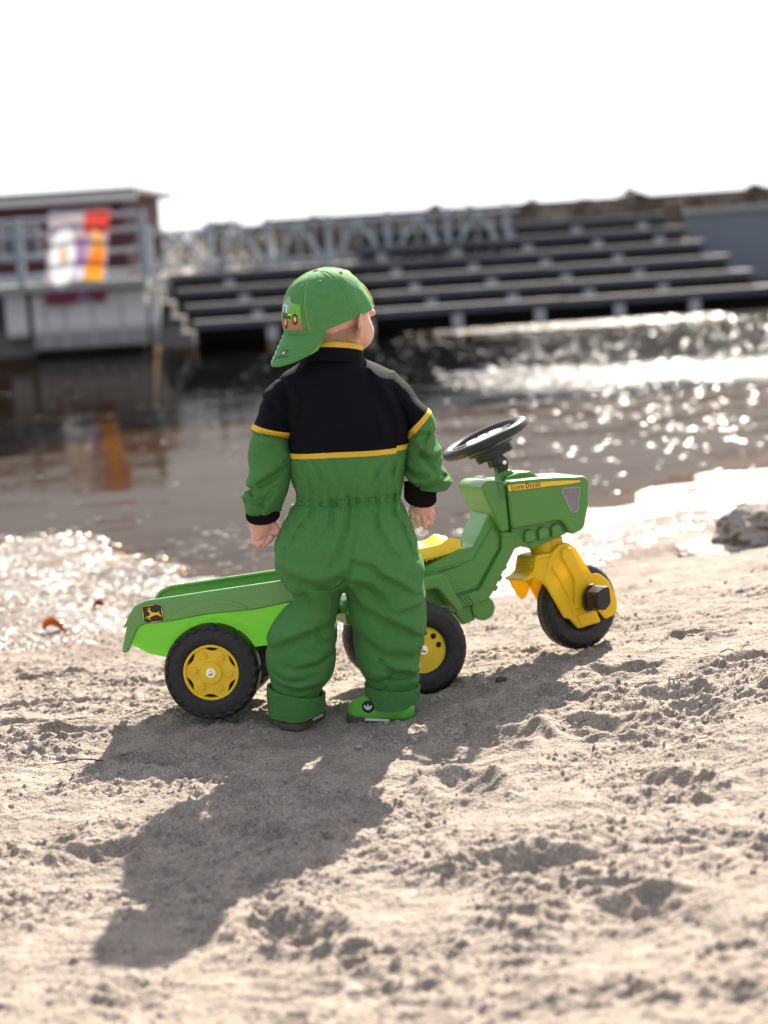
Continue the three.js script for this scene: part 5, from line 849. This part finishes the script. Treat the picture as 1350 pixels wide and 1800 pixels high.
// ------------------------------------------------------------------ the trailer
const trailer = thing('toy_trailer', 'green toy tipping trailer with yellow wheel rims behind the tricycle', 'trailer');
frameOf(trailer, [-0.3233, 0.0932, -3.3468], [0.9927, 0.0906, 0.0799], [-0.0838, 0.9928, -0.0851], [-0.087, 0.0778, 0.9932]);
{
  const T = trailer;
  const w1 = trailerWheel(T); w1.position.set(0, 0, 0.109); const w2 = w1.clone(); T.add(w2); w2.position.z = -0.109; w2.rotation.y = Math.PI;
  part(T, 'axle', yAxis(new THREE.CylinderGeometry(0.006, 0.006, 0.2, 16)), M.chrome);
  const line = (P, t) => { const L = P.length - 1, i = Math.min(L - 1, Math.floor(t * L)), f = t * L - i; return [P[i][0] + (P[i + 1][0] - P[i][0]) * f, P[i][1] + (P[i + 1][1] - P[i][1]) * f]; };
  const top = [[-150, 80], [-128, 112], [-67, 112], [10, 116], [95, 114], [160, 114]], bot = [[-146, 66], [-117, 46], [-84, 34], [0, 31], [90, 31], [160, 31]];
  const wall = s => grid(120, 30, (u, v) => { const a = line(top, u), b = line(bot, u), w = (113 - 15 * v - 5 * sstep(0.8, 1, v) + 0) * s, x9 = a[0] + (b[0] - a[0]) * v, y9 = a[1] + (b[1] - a[1]) * v, rad = Math.hypot(x9 - 12, y9 - 8), bl = (4.5 * (1 - sstep(88, 98, rad)) - 1.5 * sstep(60, 40, y9) * 0) * s; return [(a[0] + (b[0] - a[0]) * v) / 1000, (a[1] + (b[1] - a[1]) * v) / 1000, (w - bl) / 1000]; });
  M.tub.side = THREE.DoubleSide;
  const tub = part(T, 'tub', merge([wall(1), wall(-1), grid(60, 12, (u, v) => { const b = line(bot, u); return [b[0] / 1000, b[1] / 1000, (0.093 - 0.186 * v)]; }), grid(12, 12, (u, v) => [0.16 + 0.012 * v, 0.031 + 0.105 * v, 0.093 - 0.186 * u])]), M.tub, 'bright green thin plastic tub');
  for (const s of [1, -1]) {
    const z = (a, b) => s > 0 ? [a, b] : [-b, -a];
    const rim = part(T, 'side_rim', ex(softShape([[-161, 57], [-138, 122], [-124, 138], [-103, 145], [0, 146], [160, 147], [176, 140], [176, 108], [95, 102], [10, 106], [-67, 102], [-112, 104], [-124, 98], [-140, 72], [-149, 56]], 7), ...z(112, 120), 3), M.greenRim, 'dark green rim of the trailer');
    part(rim, 'rim_lip', ex(softShape([[-150, 100], [-138, 124], [-124, 139.5], [-103, 146.5], [0, 147.5], [160, 148.5], [176, 142], [176, 136], [160, 141], [0, 141], [-100, 140], [-121, 133], [-134, 118]], 4), ...z(104, 119), 2.5), M.greenRim);
    part(rim, 'arch_panel', ex(softShape([[-70, 103], [-54, 115], [-36, 124], [-2, 133], [29, 132], [63, 123], [95, 103], [10, 107]], 8), ...z(116, 122), 2), M.greenRim);
    const em = part(rim, 'emblem', ex(softShape([[-109, 138], [-90, 139.5], [-73, 133], [-71, 119], [-74, 106], [-92, 103.5], [-109, 108], [-112, 122]], 5), s > 0 ? 118 : -121.2, s > 0 ? 121.2 : -118, 0.5), M.ink, 'black and yellow leaping deer emblem');
    const et = canvasTex(256, 256, (g, w, h) => {
      g.fillStyle = '#f0c23a'; g.fillRect(0, 0, w, h);
      const rr4 = (m, r) => { g.beginPath(); g.moveTo(m + r, m); g.lineTo(w - m - r, m); g.quadraticCurveTo(w - m, m, w - m, m + r); g.lineTo(w - m, h - m - r); g.quadraticCurveTo(w - m, h - m, w - m - r, h - m); g.lineTo(m + r, h - m); g.quadraticCurveTo(m, h - m, m, h - m - r); g.lineTo(m, m + r); g.quadraticCurveTo(m, m, m + r, m); g.fill(); };
      g.fillStyle = '#1c1712'; rr4(3, 40); g.fillStyle = '#f0c23a'; rr4(10, 38); g.fillStyle = '#1c1712'; rr4(21, 34);
      g.fillStyle = '#f2c634'; g.beginPath();
      [[84, 96], [70, 90], [76, 80], [92, 78], [88, 64], [74, 60], [72, 46], [78, 56], [88, 58], [84, 40], [90, 40], [94, 58], [102, 56], [106, 40], [111, 42], [108, 60], [100, 70], [108, 84], [118, 110], [150, 118], [178, 122], [192, 116], [198, 104], [204, 116], [200, 126], [212, 150], [222, 176], [210, 182], [196, 160], [176, 150], [140, 156], [120, 164], [98, 170], [80, 190], [94, 200], [90, 208], [66, 192], [76, 168], [60, 168], [42, 182], [36, 174], [54, 156], [84, 150], [96, 138], [96, 116]].forEach((p, i) => i ? g.lineTo(...p) : g.moveTo(...p)); g.closePath(); g.fill();
    });
    const eg = new THREE.ShapeGeometry(softShape([[-108.4, 137.3], [-90, 138.8], [-73.7, 132.5], [-71.8, 119], [-74.7, 106.6], [-92, 104.2], [-108.4, 108.6], [-111.2, 122]], 5), 8), p = eg.attributes.position, uv = eg.attributes.uv; for (let i = 0; i < p.count; i++) uv.setXY(i, s > 0 ? (p.getX(i) + 112) / 41 : 1 - (p.getX(i) + 112) / 41, (p.getY(i) - 103.5) / 36); eg.scale(0.001, 0.001, 0.001); eg.translate(0, 0, 0.12145 * s);
    part(em, 'deer_print', eg, mat([1, 1, 1], 0.4, { map: et, side: THREE.DoubleSide }));
  }
  part(T, 'underframe', ex(softShape([[-40, 34], [-40, 20], [-14, -8], [14, -8], [60, 18], [170, 22], [170, 34]], 4), -40, 40, 3), M.ink);
  part(T, 'drawbar', rod([0.1, 0.028, -0.02], [0.225, 0.058, -0.095], 0.011, 0.009), M.greenDark);
}

// ------------------------------------------------------------------ small things on the beach
seed = 606;
{
  const rk = thing('boulder', 'low brown rock capped with sand near the shore at the right edge', 'rock');
  const g = new THREE.IcosahedronGeometry(1, 24), p = g.attributes.position;
  for (let i = 0; i < p.count; i++) { let x = p.getX(i), y = p.getY(i), z = p.getZ(i); const k = 1 + 0.28 * nz(x * 1.4 + 2, y * 1.4, z * 1.4) + 0.14 * nz(x * 3.6, y * 3.6 + 4, z * 3.6) + 0.06 * nz(x * 9, y * 9, z * 9 + 2) + 0.03 * nz(x * 21, y * 21, z * 21); p.setXYZ(i, x * k * 0.16, Math.max(-0.35, y * k) * 0.1, z * k * 0.12); }
  const gm = mergeVertices(planeUV(g, 0.1, 0.1, 0, 1), 1e-5); gm.computeVertexNormals(); const n = gm.attributes.normal, col = new Float32Array(n.count * 3), q = gm.attributes.position;
  for (let i = 0; i < n.count; i++) { const t = sstep(0.1, 0.5, n.getY(i) + 0.4 * nz(q.getX(i) * 30, q.getY(i) * 30, q.getZ(i) * 30)), v = 0.8 + 0.5 * nz(q.getX(i) * 16, q.getY(i) * 40, q.getZ(i) * 16); col.set([0.24 * v * (1 - t) + 0.42 * t, 0.18 * v * (1 - t) + 0.35 * t, 0.135 * v * (1 - t) + 0.31 * t], i * 3); }
  gm.setAttribute('color', new THREE.BufferAttribute(col, 3));
  const m = part(rk, 'stone', gm, mat([1, 1, 1], 0.9, { vertexColors: true, bumpMap: grainTex, bumpScale: 0.004 })); rk.position.set(1.075, -0.045, -4.98);
  const sk = part(rk, 'sand_skirt', (() => { const s = new THREE.SphereGeometry(1, 40, 12, 0, 6.29, 0, 1.57), a = s.attributes.position; for (let i = 0; i < a.count; i++) { const k = 1 + 0.2 * nz(a.getX(i) * 3, a.getY(i) * 3, a.getZ(i) * 3); a.setXYZ(i, a.getX(i) * 0.26 * k, a.getY(i) * 0.025 * k - 0.02, a.getZ(i) * 0.22 * k); } s.computeVertexNormals(); return s; })(), M.clod);
  // a fallen leaf at the water's edge
  const lf = thing('fallen_leaf', 'curled orange brown leaf at the wet edge on the far left', 'leaf');
  part(lf, 'blade', grid(16, 12, (u, v) => { const x = (u - 0.5) * 0.055, w = 0.017 * Math.sin(Math.PI * clamp(u * 0.94 + 0.03)) * (1 + 0.2 * Math.sin(u * 18)), q = (v - 0.5) * 2; return [x, 0.02 * q * q + 0.012 * Math.sin(u * 4) + 0.006, q * w + 0.003 * Math.sin(u * 9)]; }), mat([0.55, 0.14, 0.02], 0.7, { side: THREE.DoubleSide, transmission: 0.0 }));
  part(lf, 'stalk', tube([[0.026, 0.004, 0], [0.04, 0.006, 0.004], [0.05, 0.002, 0.003]], 0.0012, 10, 5), M.bark || mat([0.1, 0.05, 0.03], 0.9)); lf.position.set(-0.87, -0.088, -4.56); lf.rotation.y = 0.3;
  const lf2 = thing('fallen_leaf', 'small dark red leaf in the shallow water left of the trailer', 'leaf');
  part(lf2, 'blade', grid(12, 8, (u, v) => { const x = (u - 0.5) * 0.03, w = 0.01 * Math.sin(Math.PI * clamp(u * 0.94 + 0.03)), q = (v - 0.5) * 2; return [x, 0.014 * q * q + 0.01 * Math.sin(u * 3), q * w]; }), mat([0.22, 0.02, 0.015], 0.7, { side: THREE.DoubleSide })); part(lf2, 'stalk', tube([[0.014, 0.004, 0], [0.024, 0.005, 0.002]], 0.0009, 6, 5), MB.bark); lf2.position.set(-0.8, -0.097, -4.87);
  const twig = (label, x, z, len, ang, r) => { const t = thing('twig', label, 'twig'), y = sandH(x, z), pts = []; for (let i = 0; i <= 6; i++) pts.push([(i / 6 - 0.5) * len, 0.002 + 0.004 * Math.sin(i * 1.3) + r, 0.004 * Math.sin(i * 2.1)]); part(t, 'stem', tube(pts, r, 20, 6), MB.bark); part(t, 'side_shoot', rod([len * 0.15, 0.004 + r, 0], [len * 0.32, 0.012 + r, 0.008], r * 0.7, r * 0.4, 5), MB.bark); t.position.set(x, y, z); t.rotation.y = ang; };
  twig('thin dark twig on the sand right of the front wheel', 0.64, -3.3, 0.07, 0.5, 0.0011); twig('short twig lying between the footprints in front of the tricycle', 0.3, -3.0, 0.045, -0.1, 0.0009);
  twig('long thin root lying on the sand left of the trailer wheel shadow', -0.52, -3.06, 0.17, 0.12, 0.0013); twig('bent twig near the bottom left corner of the beach', -0.56, -2.92, 0.035, 0.8, 0.0013);
  for (const [label, x, z, s] of [['small dark lump of debris on the sand beside the rear wheel', 0.2, -3.3, 0.009], ['tiny dark pebble on the sand below the front wheel', 0.43, -3.12, 0.005], ['pale pebble on the sand right of the front wheel shadow', 0.5, -3.18, 0.0045]]) {
    const t = thing('pebble', label, 'pebble'), g2 = new THREE.IcosahedronGeometry(1, 4), a = g2.attributes.position; for (let i = 0; i < a.count; i++) { const k = 1 + 0.4 * nz(a.getX(i) * 1.5 + x * 9, a.getY(i) * 1.5, a.getZ(i) * 1.5); a.setXYZ(i, a.getX(i) * k * s * 1.3, a.getY(i) * k * s * 0.7, a.getZ(i) * k * s); }
    const gg = mergeVertices(g2, 1e-6); gg.computeVertexNormals(); part(t, 'stone', gg, label.startsWith('pale') ? M.white : MB.bark); t.position.set(x, sandH(x, z) + s * 0.25, z);
  }
}
renderer.render(scene, camera);
